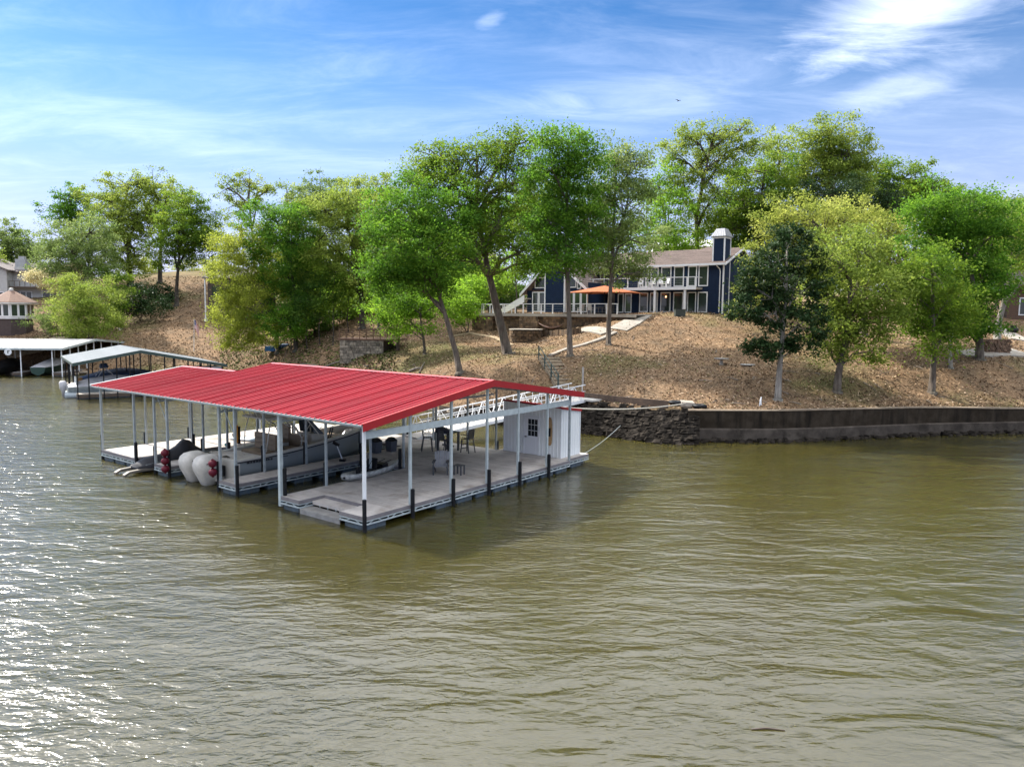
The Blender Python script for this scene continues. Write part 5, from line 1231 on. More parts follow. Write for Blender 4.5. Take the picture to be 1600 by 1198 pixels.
# white house behind the ridge
wh = simple('white_house', 'pale house with a low roof glimpsed above the navy house roof', 'house', 1075, 400, 112, 0)
b = MB(); b.box(-5,0,-4,5,6,1.3); b.build('wall', WHITE, wh)
b = MB(); b.prism([(-5.4,-.5,1.3),(5.4,-.5,1.3),(5.0,3,2.7),(-5.0,3,2.7)], (0,0,.12)); b.prism([(-5.0,3,2.7),(5.0,3,2.7),(5.4,6.5,1.3),(-5.4,6.5,1.3)], (0,0,.12)); b.build('roof', pmat('pale_roof', (.55,.55,.56), (.48,.48,.5), 2, .6), wh)
for x in (-3.6,-2.2,-.8,.6,2.0,3.4): b = MB(); b.box(x-.5,-.06,.1,x+.5,.02,1.1); b.build('window', GLASS, wh)
bh = simple('background_house', 'white walled house half hidden by the trees left of the terrace', 'house', 725, 430, 118, .2)
b = MB(); b.box(-5,0,-4,5,6,2.2); b.build('wall', SIDG, bh); b = MB(); b.prism([(-5.5,-.5,2.2),(5.5,-.5,2.2),(5.5,3,4),(-5.5,3,4)], (0,0,.15)); b.prism([(-5.5,3,4),(5.5,3,4),(5.5,6.5,2.2),(-5.5,6.5,2.2)], (0,0,.15)); b.build('roof', DKR, bh)
for x in (-3.5,-1,1.5,3.8): b = MB(); b.box(x-.6,-.06,.2,x+.6,.02,1.7); b.build('window', GLASS, bh)
# left house
def win(parent, x0, x1, z0, z1, y, mull=1, fw=.13):
    b = MB(); b.box(x0,y-.07,z0,x0+fw,y+.02,z1); b.box(x1-fw,y-.07,z0,x1,y+.02,z1); b.box(x0+fw,y-.07,z0,x1-fw,y+.02,z0+fw); b.box(x0+fw,y-.07,z1-fw,x1-fw,y+.02,z1)
    for k in range(mull): xm = x0+(x1-x0)*(k+1)/(mull+1); b.box(xm-.06,y-.065,z0+fw,xm+.06,y+.02,z1-fw)
    f_ = b.build('window', TRIM, parent); g = MB(); g.box(x0+.1,y-.035,z0+.1,x1-.1,y-.03,z1-.1); g.build('pane', GLASS, f_)
lh = simple('hillside_house', 'pale grey two storey house with a brown roof at the left picture edge', 'house', 22, 467, 127, .12)
b = MB(); b.box(-14,0,-3,-1.0,9,5.0); b.build('wall', SIDG, lh)
b = MB(); b.box(-1.0,2.0,-3,9,9,4.6); b.build('wall', SIDG, lh)
b = MB(); b.prism([(-14,0,5.0),(-1.0,0,5.0),(-7.5,0,7.6)], (0,9,0)); b.build('gable', SIDG, lh)
for xa,za,xb,zb in ((-14.6,4.75,-7.5,7.65),(-7.5,7.65,-.4,4.75)): b = MB(); b.prism([(xa,-.6,za),(xb,-.6,zb),(xb,-.6,zb+.2),(xa,-.6,za+.2)], (0,10,0)); b.build('roof', DKR, lh)
b = MB(); b.prism([(-1.0,1.4,4.6),(9.5,1.4,4.6),(9.5,5.5,6.3),(-3.0,5.5,6.3)], (0,0,.16)); b.prism([(-3.0,5.5,6.3),(9.5,5.5,6.3),(9.5,9.5,4.6),(-1.0,9.5,4.6)], (0,0,.16)); b.build('roof', DKR, lh)
b = MB(); b.box(-.8,2.4,5.0,.9,4.0,7.0); b.box(-.3,2.6,7.0,.6,3.4,7.5); b.build('chimney', pmat('grey_render', (.36,.37,.38), (.3,.31,.32), 2, .8), lh); b = MB(); b.box(-.9,2.3,4.9,1.4,4.1,5.6); b.build('chimney_base', SIDG, lh)
b = MB(); b.box(-1.0,.4,1.9,8.5,2.0,2.15); b.build('balcony_floor', BROWND, lh)
b = MB(); b.box(-1.0,.42,3.05,8.5,.48,3.12); b.build('balcony_rail', BROWND, lh)
for k in range(12): b = MB(); b.box(-.95+k*.85,.42,2.15,-.88+k*.85,.48,3.05); b.build('baluster', BROWND, lh)
win(lh,-5.3,-3.2,2.6,4.4,0,0); win(lh,2.6,5.6,2.4,4.0,2.0); win(lh,.0,2.0,-1.8,1.4,2.0); win(lh,3.6,6.4,-1.8,1.5,2.0); win(lh,-4.6,-1.6,-1.8,1.2,0)
# gazebo
gp_ = at(21, 519, 112); gzb = thing('lakeside_gazebo', 'eight sided white gazebo room with a brown pyramid roof on a dark brown base', 'gazebo', gp_, .1)
def octo(r_, z, a0=math.pi/8): return [(r_*math.cos(a0+i*math.pi/4), r_*math.sin(a0+i*math.pi/4), z) for i in range(8)]
b = MB(); b.loft([octo(2.6,-.6),octo(2.6,2.05)]); b.build('base', pmat('dark_brown_siding', (.05,.035,.032), (.065,.048,.044), 3, .8), gzb)
b = MB(); b.loft([octo(2.78,2.05),octo(2.78,4.5)]); b.build('wall', pmat('white_wall', (.60,.60,.61), (.54,.54,.55), 2, .6), gzb)
b = MB(); b.loft([octo(3.45,4.42),octo(3.45,4.55),octo(.25,6.35)]); b.build('roof', pmat('tan_brown_shingle', (.22,.14,.10), (.16,.10,.08), 5, .9, bump=.3), gzb)
b = MB(); b.loft([octo(.35,6.3),octo(.3,6.6),octo(.1,6.75)]); b.build('finial', SIDG, gzb)
b = MB(); b.loft([octo(3.5,4.36),octo(3.5,4.46)]); b.build('gutter', TRIM, gzb)
for i in range(8):
    am = math.pi/4*i+math.pi/4; 
    d_ = 2.78*math.cos(math.pi/8)
    for off in (-.5,.5):
        c_ = Vector((d_*math.cos(am), d_*math.sin(am), 3.35)); tx = Vector((-math.sin(am), math.cos(am), 0))
        p_ = c_+tx*off; b = MB(); b.cbox(p_, .10, .98, 1.95, rz=am); f_ = b.build('window', TRIM, gzb); g = MB(); g.cbox(p_+Vector((math.cos(am)*.045,math.sin(am)*.045,0)), .04, .70, 1.65, rz=am); g.build('pane', GLASS, f_)
# brown cabin beside the yellow tree
cb = simple('brown_cabin', 'small dark brown cabin with a white downspout beside the yellow tree', 'cabin', 326, 500, 114, -.35)
b = MB(); b.box(0,0,-1,8,6,6.4); b.build('wall', pmat('dark_cabin_wood', (.045,.03,.022), (.07,.05,.035), 4, .8), cb)
b = MB(); b.prism([(-.6,-.6,6.4),(8.4,-.6,6.4),(8.4,3,7.9),(-.6,3,7.9)], (0,0,.15)); b.prism([(-.6,3,7.9),(8.4,3,7.9),(8.4,6.6,6.4),(-.6,6.6,6.4)], (0,0,.15)); b.build('roof', DKR, cb)
b = MB(); b.box(.8,-.05,3.6,2.6,.02,5.2); b.build('window', GLASS, cb)
b = MB(); b.box(-.35,-.35,0,-.2,-.2,6.4); b.box(-.45,-.45,-.2,-.1,-.1,.3); b.build('downspout', WHITE, cb)
# house at the right edge
rh = simple('brick_house', 'brown brick house with a dark porch at the right picture edge', 'house', 1572, 505, 92, -.5)
b = MB(); b.box(0,0,-1,14,8,4.6); b.build('wall', pmat('brown_brick', (.13,.075,.05), (.09,.055,.04), 6, .9), rh); b = MB(); b.prism([(-.6,-1,4.6),(14.6,-1,4.6),(14.6,4,6.6),(-.6,4,6.6)], (0,0,.15)); b.prism([(-.6,4,6.6),(14.6,4,6.6),(14.6,9,4.6),(-.6,9,4.6)], (0,0,.15)); b.build('roof', DKR, rh)
win(rh,1.2,2.6,1.0,3.2,0,1); win(rh,4.0,6.0,1.0,3.2,0,1)
b = MB(); b.box(-1,-3,-.5,8,-2.7,.05); b.build('porch_wall', pmat('grey_porch_wall', (.22,.21,.20), (.17,.165,.16), 2, .9), rh); b = MB(); b.box(-1,-3.1,.055,8,-2.6,.15); b.build('porch_coping', BEIGE, rh)
# woodpile
wp = ground(1558,552); wpt = thing('woodpile', 'chest high stack of split firewood beside the pale driveway', 'woodpile', wp, .15)
WOODL = pmat('split_firewood', (.14,.085,.055), (.24,.16,.10), 6, .9, bump=.4, island=.4)
src = None
for r_ in range(7):
    for k in range(12):
        x = -1.2+k*.2+(.1 if r_%2 else 0); z = .1+r_*.17; rr_ = rnd.uniform(.075,.105)
        if src is None:
            b = MB(); b.lathe([(.09,-.22),(.09,.22)], (0,0,0), 7); src = b.build('log', WOODL, wpt); o = src
        else: o = again(src, wpt)
        o.location = (x, rnd.uniform(-.05,.05), z); o.rotation_euler = (math.pi/2, rnd.uniform(0,3), 0); s_ = rr_/.09; o.scale = (s_,s_,1)
# stone wall deck on the left of the centre
sp = ground(565,557); sdk = thing('stone_deck', 'small timber deck with a rusty railing on a rough grey stone wall among the trees', 'deck', sp, -.18)
w5 = 72*sp.y/1142.8; h5 = 38*sp.y/1142.8
def stones_local(par, x0, x1, y, z1, z0, mat):
    b = MB(); z = z1
    while z > z0:
        hh = rnd.uniform(.2,.34); x = x0
        while x < x1-.05:
            ww = min(rnd.uniform(.22,.5), x1-x); dp = rnd.uniform(.02,.10)
            b.add([(x+.02,y-dp,z-hh+.02),(x+ww-.02,y-dp,z-hh+.02),(x+ww-.02,y-dp,z-.02),(x+.02,y-dp,z-.02),(x,y+.01,z-hh),(x+ww,y+.01,z-hh),(x+ww,y+.01,z),(x,y+.01,z)], [(0,1,2,3),(0,4,5,1),(1,5,6,2),(2,6,7,3),(3,7,4,0)]); x += ww
        z -= hh
    b.build('wall_stones', mat, par, kind='stuff')
stones_local(sdk, -w5/2, w5/2, 0, h5*.66, -.6, pmat('grey_field_stone', (.26,.22,.17), (.12,.10,.08), 3, .9, bump=.5, island=.5))
b = MB(); b.box(-w5/2,.012,-.6,w5/2,3,h5*.66); b.build('wall_core', MORT, sdk)
b = MB(); b.box(-w5/2-.2,-.15,h5*.66+.01,w5/2+1.5,3.2,h5*.66+.2); b.build('deck_floor', pmat('rusty_timber', (.14,.075,.045), (.09,.05,.032), 4, .85), sdk)
RUST = bpy.data.materials['rusty_timber']
for k in range(9): x = -w5/2+k*(w5+1.2)/8; b = MB(); b.box(x-.04,-.12,h5*.66+.2,x+.04,-.04,h5*.66+1.15); b.build('rail_post', RUST, sdk)
for z in (.5,.8,1.12): b = MB(); b.box(-w5/2,-.11,h5*.66+z,w5/2+1.3,-.05,h5*.66+z+.06); b.build('rail', RUST, sdk)

# ------------------------------------------------------------------ small things on the slope
b = MB(); b.box(-.7,-.35,.18,.7,.35,.78); o = b.build('blue_crate', pmat('bright_blue_plastic', (.02,.16,.42), (.015,.12,.34), 2, .5)); o.location = ground(424,551); tag(o, 'bright blue plastic tub at the foot of the yellow tree', 'tub')
b = MB(); b.tube([(-1.6,0,.3),(-.8,0,.42),(.8,0,.42),(1.6,0,.3)], [.05,.36,.36,.05], 8); o = b.build('covered_canoe', BLUEC, None, True); o.location = ground(440,549)+Vector((0,1.0,.1)); tag(o, 'dark blue covered canoe lying behind the blue tub', 'canoe')
fp = ground(303,549); fl = thing('flag_pole', 'thin pale flag pole standing on the brown slope', 'flag pole', fp, .3)
b = MB(); b.tube([(0,0,-.2),(.15,0,4.6)], [.05,.03], 8); b.build('pole', pmat('pale_pole', (.6,.6,.58), None, 1, .5), fl); b = MB(); b.ball((.15,0,4.66),.07,.07,.07,8,6); b.build('finial', pmat('gold_finial',(.5,.36,.1),None,1,.4,.6), fl)
FR, FWm, FBm = pmat('flag_red', (.42,.03,.04)), pmat('flag_white', (.7,.68,.66)), pmat('flag_blue', (.03,.045,.16))
fg = bpy.data.objects.new('flag', None); COL.objects.link(fg); fg.location = fp+Vector((.15,-.02,2.5)); tag(fg, 'red white and blue striped flag hanging limp from the thin pole', 'flag')
for k in range(13):
    b = MB(); rg = []
    for i in range(9):
        t_ = i/8; x = .06+.55*t_; y = .12*math.sin(t_*9)*t_; top = 1.95-1.25*t_*t_-.15*t_; z1 = top-k*.098; rg.append([(x,y,z1-.098),(x,y,z1),(x,y+.012,z1),(x,y+.012,z1-.098)])
    if k < 7: b.loft(rg[3:]) 
    else: b.loft(rg)
    b.build('stripe', FR if k % 2 == 0 else FWm, fg)
b = MB(); rg = []
for i in range(4):
    t_ = i/8; x = .06+.55*t_; y = .12*math.sin(t_*9)*t_; top = 1.95-1.25*t_*t_-.15*t_; rg.append([(x,y-.002,top-.686),(x,y-.002,top),(x,y+.014,top),(x,y+.014,top-.686)])
b.loft(rg); b.build('canton', FBm, fg)
for k in range(5):
    for j in range(2): b = MB(); t_ = .1+.18*j; x = .06+.55*t_; b.cbox((x,.12*math.sin(t_*9)*t_-.006,1.83-.12*k-1.25*t_*t_-.15*t_),.035,.012,.035); b.build('star', FWm, fg)
def small_stone(px, py, lab, nm='bird_bath'):
    t_ = thing(nm, lab, 'bird bath', ground(px,py), 0); b = MB(); b.lathe([(.28,0),(.16,.05),(.12,.35),(.2,.4)], (0,0,0), 10); b.build('pedestal', BEIGE, t_); b = MB(); b.lathe([(.2,.4),(.55,.46),(.6,.52),(.5,.5)], (0,0,0), 14); b.build('bowl', pmat('grey_stone', (.32,.31,.29), (.24,.23,.22), 4, .8), t_)
small_stone(1127,570,'low grey stone bird bath on the open leafy slope below the house')
b = MB(); b.lathe([(.55,0),(.6,.07),(.5,.10)], (0,0,0), 14); o = b.build('stepping_stone', bpy.data.materials['grey_stone']); o.location = ground(1168,571); tag(o, 'flat round grey stone on the slope right of the bird bath', 'stone')
b = MB(); b.box(-.5,-.35,0,.5,.35,.62); b.box(-.53,-.38,.62,.53,.38,.70); o = b.build('utility_box', pmat('dark_green_metal', (.03,.04,.035), (.045,.055,.05), 3, .6)); o.location = ground(1062,494); tag(o, 'small dark utility box on the lawn edge in front of the house', 'box')
b = MB(); b.tube([(0,0,-.1),(0,0,.35),(.05,0,.62)], [.10,.07,.03], 7); b.build
o = b.build('garden_spike', WHITE, None); o.location = ground(1188,634); tag(o, 'small white spike light on the wall edge near the dark cedar', 'light')
b = MB(); b.tube([(-.45,0,.1),(.45,0,.1)], .28, 8); b.box(-.15,-.2,.3,.25,.2,.6); o = b.build('charcoal_grill', BLACKP); o.location = ground(1582,521)+Vector((0,0,.25)); tag(o, 'small black barbecue by the driveway at the right edge', 'grill')
b = MB(); b.tube([(0,0,0),(0,0,1.3)], .18, 8); o = b.build('stump', BROWND); o.location = ground(622,548); tag(o, 'dark tree stump on the slope right of the stone deck', 'stump')
# driftwood and fallen branches at the shore behind the roof
DRIFT = pmat('grey_driftwood', (.24,.20,.16), (.14,.115,.09), 5, .9, bump=.5)
for k,(p_,q_,r_,lab) in enumerate((((470,572),(512,577),.16,'dark fallen log along the shore left of the stone deck'),((500,577),(545,562),.10,'thin fallen branch leaning up the shore below the stone deck'),((520,580),(575,574),.13,'pale driftwood log on the shore just above the red roof'),((655,584),(664,566),.07,'pale propped board on the shore beside the leaning maple'),((640,582),(660,577),.15,'dark short log on the shore beside the leaning maple'))):
    a_, c_ = ground(*p_), ground(*q_); b = MB(); m_ = (a_+c_)/2+Vector((0,0,.1)); b.tube([a_+Vector((0,0,r_*.8)),m_+Vector((0,0,r_*.8)),c_+Vector((0,0,r_*.8))], [r_,r_*.9,r_*.6], 7); o = b.build('driftwood_log', DRIFT, None, True); tag(o, lab, 'log')
sk_ = on_z(1188,1141,0); b = MB(); b.tube([(-.3,0,.01),(0,.03,.02),(.35,-.02,.01)], [.015,.02,.01], 6); o = b.build('floating_stick', BROWND); o.location = on_z(1198,1140,0); tag(o, 'thin dark stick floating on the near water', 'stick')
o = b.build('floating_board', pmat('pale_yellow_wood', (.5,.42,.22), None, 1, .8)); o.scale = (2.6,3,2.5); o.location = on_z(1478,676,.0); tag(o, 'pale yellow pole floating at the foot of the seawall', 'pole')
bp = at(1060,158,95); bird = thing('bird', 'tiny dark bird flying in front of the clouds', 'bird', bp, .5)
b = MB(); b.tube([(0,-.22,0),(0,-.08,.03),(0,.1,.02),(0,.26,0)], [.02,.06,.05,.01], 6); b.build('body', BLACKP, bird, True)
for sx in (-1,1): b = MB(); b.add([(0,-.08,.03),(sx*.25,-.02,.16),(sx*.5,.08,.10),(sx*.22,.08,.12),(0,.06,.03)], [(0,1,2,3,4)]); b.build('wing', BLACKP, bird)
# ------------------------------------------------------------------ trees, each with its own trunk, limbs and crown of leaf-sized faces
BARK = {}
def bark(nm, c1, c2):
    m, t, p, o = newmat('bark_'+nm); tcn = t.n('ShaderNodeTexCoord'); V_ = tcn.outputs['Object']
    f = t.noise(V_, 5, 6, .7, 0, (1,1,.22)); g = t.noise(V_, 1.1, 3)
    col = t.ramp(f, [(.3, c1), (.68, c2)]); col = t.mixc(t.ramp(g, [(.5,(0,0,0)),(.7,(.5,.5,.5))]), col, (.12,.125,.10,1))
    t.l(col, p.inputs['Base Color']); p.inputs['Roughness'].default_value = .95; p.inputs['Specular IOR Level'].default_value = .1; t.l(t.bump(f, .9, .08), p.inputs['Normal']); BARK[nm] = m
bark('brown', (.045,.035,.028), (.17,.14,.115)); bark('dark', (.022,.018,.015), (.085,.07,.058)); bark('pale', (.14,.125,.11), (.34,.31,.27))
LEAF = {
 'maple':  leafmat('leaf_maple_green', (0.035,0.102,0.012), (0.068,0.167,0.015), (0.130,0.249,0.023), .48),
 'bright': leafmat('leaf_bright_green', (0.075,0.163,0.014), (0.127,0.250,0.021), (0.209,0.350,0.031), .55),
 'mid':    leafmat('leaf_mid_green', (0.050,0.117,0.011), (0.097,0.172,0.017), (0.165,0.234,0.026), .48),
 'oak':    leafmat('leaf_olive', (0.099,0.155,0.023), (0.162,0.228,0.036), (0.264,0.319,0.064), .48),
 'yellow': leafmat('leaf_yellow_olive', (0.119,0.167,0.029), (0.215,0.257,0.047), (0.334,0.360,0.090), .48),
 'gold':   leafmat('leaf_golden', (0.129,0.171,0.020), (0.211,0.257,0.032), (0.293,0.342,0.057), .48),
 'grey':   leafmat('leaf_grey_green', (0.082,0.138,0.035), (0.138,0.203,0.055), (0.227,0.283,0.098), .42),
 'cedar':  leafmat('leaf_cedar', (0.012,0.033,0.011), (0.025,0.054,0.016), (0.049,0.081,0.024), .18),
 'cream':  leafmat('leaf_cream_flower', (0.270,0.257,0.121), (0.459,0.419,0.216), (0.648,0.594,0.351), .4),
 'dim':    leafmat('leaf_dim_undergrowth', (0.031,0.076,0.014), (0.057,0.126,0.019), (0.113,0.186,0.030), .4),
}
def leaf_mesh(name, cen, size, mats, parent, flat=.35, seed=0, tint=None):
    """cen: (n,3) leaf positions; every leaf is a small bent diamond of its own"""
    r_ = np.random.default_rng(seed); n = len(cen)
    nv = r_.normal(size=(n,3)); nv[:,2] = np.abs(nv[:,2])+flat; nv /= np.linalg.norm(nv,axis=1)[:,None]
    tv = r_.normal(size=(n,3)); tv -= nv*(tv*nv).sum(1)[:,None]; tv /= np.linalg.norm(tv,axis=1)[:,None]+1e-9
    bv = np.cross(nv, tv); s = size*r_.uniform(.6,1.35,size=(n,1)); wd = r_.uniform(.42,.75,size=(n,1))
    P = np.empty((n,4,3)); P[:,0] = cen-tv*s*.5; P[:,1] = cen+bv*s*wd*.5+nv*s*.10; P[:,2] = cen+tv*s*.5; P[:,3] = cen-bv*s*wd*.5+nv*s*.10
    me = bpy.data.meshes.new(name); me.vertices.add(4*n); me.vertices.foreach_set('co', P.reshape(-1))
    me.loops.add(4*n); me.loops.foreach_set('vertex_index', np.arange(4*n)); me.polygons.add(n); me.polygons.foreach_set('loop_start', np.arange(n)*4); me.polygons.foreach_set('loop_total', np.full(n,4))
    at_ = me.attributes.new('tint','FLOAT','FACE'); at_.data.foreach_set('value', (tint if tint is not None else r_.random(n)).astype(np.float32))
    me.materials.append(mats); me.update(calc_edges=True)
    o = bpy.data.objects.new(name, me); COL.objects.link(o); o.parent = parent; return o
TREE_N = [0]
def tree(name, label, lobes, leafk, base=None, Y=None, cat='tree', trunk=None, r0=.28, size=.215, dens=1.0, barkk='brown', group=None, spread=1.0, twigs=12, clump=.80, fork=2, hull=.33, shrub=False):
    """lobes: crown masses as (px, py, rx, ry) of the photograph at the tree's own distance; each gets its own depth in the crown"""
    TREE_N[0] += 1; sd = 1000+TREE_N[0]*17; rg_ = np.random.default_rng(sd); rr = random.Random(sd)
    if base is not None and Y is None: B = ground(*base)
    elif base is not None: B = at(base[0], base[1], Y); B.z = min(B.z, gz(B.x,B.y)) if B.y > 46 else B.z; B.z = gz(B.x,B.y)
    else: B = at(lobes[0][0], 480, Y); B.z = gz(B.x, B.y)
    T = thing(name, label, cat, B, 0, group); Y0 = B.y; mpp = Y0/1142.8
    # lobe centres in metres, relative to the base
    mean_r = sum((l[2]+l[3])/2 for l in lobes)/len(lobes)*mpp; L = []
    for i,l in enumerate(lobes):
        dy = rr.uniform(-1,1)*mean_r*.95*spread if len(lobes) > 1 else 0
        c = at(l[0], l[1], Y0+dy)-B; k = (Y0+dy)/1142.8
        L.append((np.array(c), l[2]*k*1.25, (l[2]*.5+l[3]*.5)*k, l[3]*k*1.25, l[4] if len(l) > 4 else 1.0))
    # trunk
    b = MB(); top = np.mean([c for c,_,_,_,_ in L],axis=0); zmin = min(c[2]-rz for c,_,_,rz,_ in L)
    if trunk: TP_ = [Vector((0,0,-.3))]+[at(px,py,Y0)-B for px,py in trunk]
    else: TP_ = [Vector((0,0,-.3)), Vector((top[0]*.15+rr.uniform(-.2,.2), rr.uniform(-.2,.2), max(.6,zmin*.6))), Vector((top[0]*.6, top[1]*.4, max(1.0,zmin+(top[2]-zmin)*.5))), Vector((top[0]*.9, top[1]*.7, top[2]))]
    nT = len(TP_)
    rad = [r0*1.0*(1-.72*(i/(nT-1))) for i in range(nT)]
    if not shrub:
        pts = [Vector((0,0,-.3)), Vector((0,0,.05))+(TP_[1]-TP_[0])*.02, (TP_[0]+TP_[1])*.5 if False else TP_[0]+(TP_[1]-TP_[0])*.14]+TP_[1:]
        b.tube(pts, [r0*1.75, r0*1.42, r0*1.05]+rad[1:], 9)
    def tpoint(f):
        x = f*(nT-1); i = min(int(x), nT-2); return TP_[i]+(TP_[i+1]-TP_[i])*(x-i)
    leaves = []; tints = []
    for c,rx,ry,rz,dn in L:
        C_ = Vector(c)
        # main limb to the lobe, leaving the trunk below it
        best = min([.25+.75*i/12 for i in range(13)], key=lambda f: abs(tpoint(f).z-(C_.z-rz*.8-.15*(C_-tpoint(f)).length))+(0 if tpoint(f).z < C_.z else 9))
        S_ = tpoint(best) if not shrub else Vector((rr.uniform(-.2,.2), rr.uniform(-.2,.2), 0)); mid = S_+(C_-S_)*.5+Vector((rr.uniform(-.3,.3),rr.uniform(-.3,.3),.10*(C_-S_).length)); rl_ = r0*.42*min(1.2,max(.35,rx/3.0)) if not shrub else .05
        end = C_+Vector((0,0,rz*.35)); b.tube([S_, S_+(mid-S_)*.55+Vector((0,0,-.05)), mid, C_, end], [rl_*1.25, rl_, rl_*.8, rl_*.5, rl_*.2], 6, False)
        # leaf clumps through the lobe, more near its skin
        area = math.pi*rx*rz; ncl = max(8, int(area*1.6*dens*dn)); d = rg_.normal(size=(ncl,3)); d /= np.linalg.norm(d,axis=1)[:,None]
        rad_ = (rg_.random(ncl)**hull)[:,None]; K = c+d*rad_*np.array([rx,ry,rz])*(1+.13*np.clip(rg_.normal(size=(ncl,1)),-1.5,1.2))
        K[:,2] += .10*rz*np.cos(d[:,0]*5+d[:,1]*4)
        for j in range(min(ncl, int(twigs*max(.4,dn)))):
            q = Vector(K[j]); s0 = C_ if rr.random() < .55 else mid; b.tube([s0, s0+(q-s0)*.5+Vector((rr.uniform(-.2,.2),rr.uniform(-.2,.2),rr.uniform(-.05,.3))), q], [rl_*.40, rl_*.24, .012], 4, False)
        per = int(95*(.25/size)**1.5); cr = clump*rg_.uniform(.6,1.35,size=ncl)
        pts_ = np.repeat(K, per, axis=0)+rg_.normal(size=(ncl*per,3))*np.repeat(cr,per)[:,None]*np.array([.62,.62,.36])
        leaves.append(pts_); tints.append(np.repeat(np.clip(.5+.22*rg_.normal(size=ncl),0,1), per))
    b.build('trunk' if not shrub else 'stems', BARK[barkk], T, True)
    P = np.concatenate(leaves); tn = np.concatenate(tints)
    keep = P[:,2] > .15; P = P[keep]; tn = tn[keep]
    leaf_mesh('crown', P, size, LEAF[leafk], T, .30, sd, tn)
    return T
# --- the bank in front of the house, centre
tree('maple_tree', 'dense dark green maple leaning left, its trunk reaching the shore behind the red roof', [(645,325,52,42),(700,345,40,40),(625,385,50,48),(670,400,58,48),(640,440,55,34),(605,430,30,35),(690,440,40,22),(610,335,34,30)], 'maple', (719,582), trunk=[(712,550),(698,500),(684,455),(672,400)], r0=.30, dens=1.05)
tree('oak_tree', 'broad tall green tree with a thick leaning trunk left of the terrace stairs', [(690,250,44,30),(745,248,42,28),(805,228,40,30),(675,300,40,34),(730,300,45,38,.7),(790,285,42,40,.7),(835,275,26,45,.7),(705,355,48,36,.7),(780,350,50,34,.55),(740,400,55,24,.6),(810,395,40,30,.7),(665,270,24,26),(835,410,26,16,.8)], 'mid', (794,553), trunk=[(788,530),(776,480),(762,420),(752,370),(745,320)], r0=.50, twigs=16, barkk='brown')
tree('tall_tree', 'tall narrow dark green tree with a slim straight trunk in front of the A-frame', [(888,225,42,28),(862,265,36,36),(915,262,28,38),(885,310,46,42),(855,345,32,34),(905,350,40,40),(870,395,42,28),(855,415,26,14,.8),(895,420,24,12,.7)], 'maple', (891,556), trunk=[(890,520),(888,460),(886,400),(886,320),(888,240)], r0=.26, dens=1.1)
tree('tall_tree', 'tall pale grey green tree with a slim trunk in front of the orange umbrella', [(960,245,36,26,.7),(985,265,36,34,.7),(945,285,34,36,.75),(980,320,42,38,.9),(945,350,36,36),(985,375,44,34),(925,380,30,36),(955,415,42,22),(1000,425,34,12,.8)], 'grey', (951,539), trunk=[(951,510),(954,450),(957,400),(960,330),(962,250)], r0=.25)
tree('young_tree', 'small bright yellow green tree with a thin trunk beside the stone deck', [(625,465,36,18),(600,485,26,20),(640,500,42,22),(660,475,30,20),(620,510,22,14),(700,465,34,22),(722,480,20,18)], 'bright', (664,553), trunk=[(662,530),(658,505),(655,480)], r0=.16, size=0.224)
# --- trees on the right hand slope
tree('cedar_tree', 'dark ragged cedar with a pale bare trunk near the seawall', [(1228,375,26,28),(1205,412,40,26),(1250,405,34,28),(1185,452,40,26),(1240,455,44,32),(1212,490,44,28),(1262,500,32,30),(1178,535,28,16),(1205,545,24,14,.8),(1250,540,26,18),(1160,480,22,16)], 'cedar', (1215,625), trunk=[(1217,590),(1222,530),(1228,460),(1230,390)], r0=.24, dens=1.25, size=0.224, barkk='pale', clump=.5)
tree('yellow_tree', 'wide yellow green tree with low hanging boughs standing alone on the right slope', [(1300,405,52,34),(1350,395,42,34),(1285,455,42,32),(1340,450,50,36),(1385,450,36,36),(1300,505,42,28),(1350,510,44,30),(1390,500,26,24),(1300,545,30,20,.8),(1365,548,26,18,.8)], 'oak', (1307,612), trunk=[(1310,585),(1318,540),(1325,490),(1330,430)], r0=.30)
tree('golden_tree', 'big golden green tree rising behind the cedar on the right slope', [(1225,345,40,26),(1270,345,44,30),(1325,345,46,34),(1380,360,44,34),(1240,385,40,26),(1290,400,48,28),(1350,410,46,30),(1180,400,26,22,.7),(1175,455,30,26,.7),(1160,475,24,20,.7),(1410,400,40,34)], 'yellow', (1352,505), 68, trunk=[(1345,480),(1335,440),(1320,400),(1305,360)], r0=.34)
tree('green_tree', 'mid green tree with a dark straight trunk and root flare on the right slope', [(1455,420,46,36),(1425,455,32,32),(1480,460,42,34),(1450,500,40,28),(1485,510,36,30),(1425,500,26,24),(1460,540,28,16,.8),(1400,440,24,28)], 'mid', (1455,613), trunk=[(1457,590),(1459,550),(1458,500),(1456,440)], r0=.28)
tree('green_tree', 'large rounded bright green tree at the far right of the slope', [(1470,325,46,34),(1515,330,44,36),(1555,365,40,40),(1500,380,50,40),(1545,420,46,42),(1505,445,42,36),(1535,480,40,30),(1505,510,36,24),(1450,365,38,34),(1540,515,22,16,.8)], 'maple', (1530,562), trunk=[(1531,540),(1528,500),(1520,440),(1510,380)], r0=.36, dens=1.05)
tree('slim_tree', 'slim tree with a grey trunk between the two green trees on the right slope', [(1490,495,24,24,.8),(1482,455,28,30,.8)], 'mid', (1486,576), r0=.16, barkk='pale')
tree('pale_trunk_tree', 'tree with a pale smooth trunk standing behind the woodpile', [(1575,345,34,28,.6),(1595,380,34,40,.6),(1570,400,26,30,.6),(1605,430,34,34,.5),(1625,360,40,40,.6)], 'oak', (1557,538), trunk=[(1560,505),(1572,460),(1582,410)], r0=.34, barkk='pale')
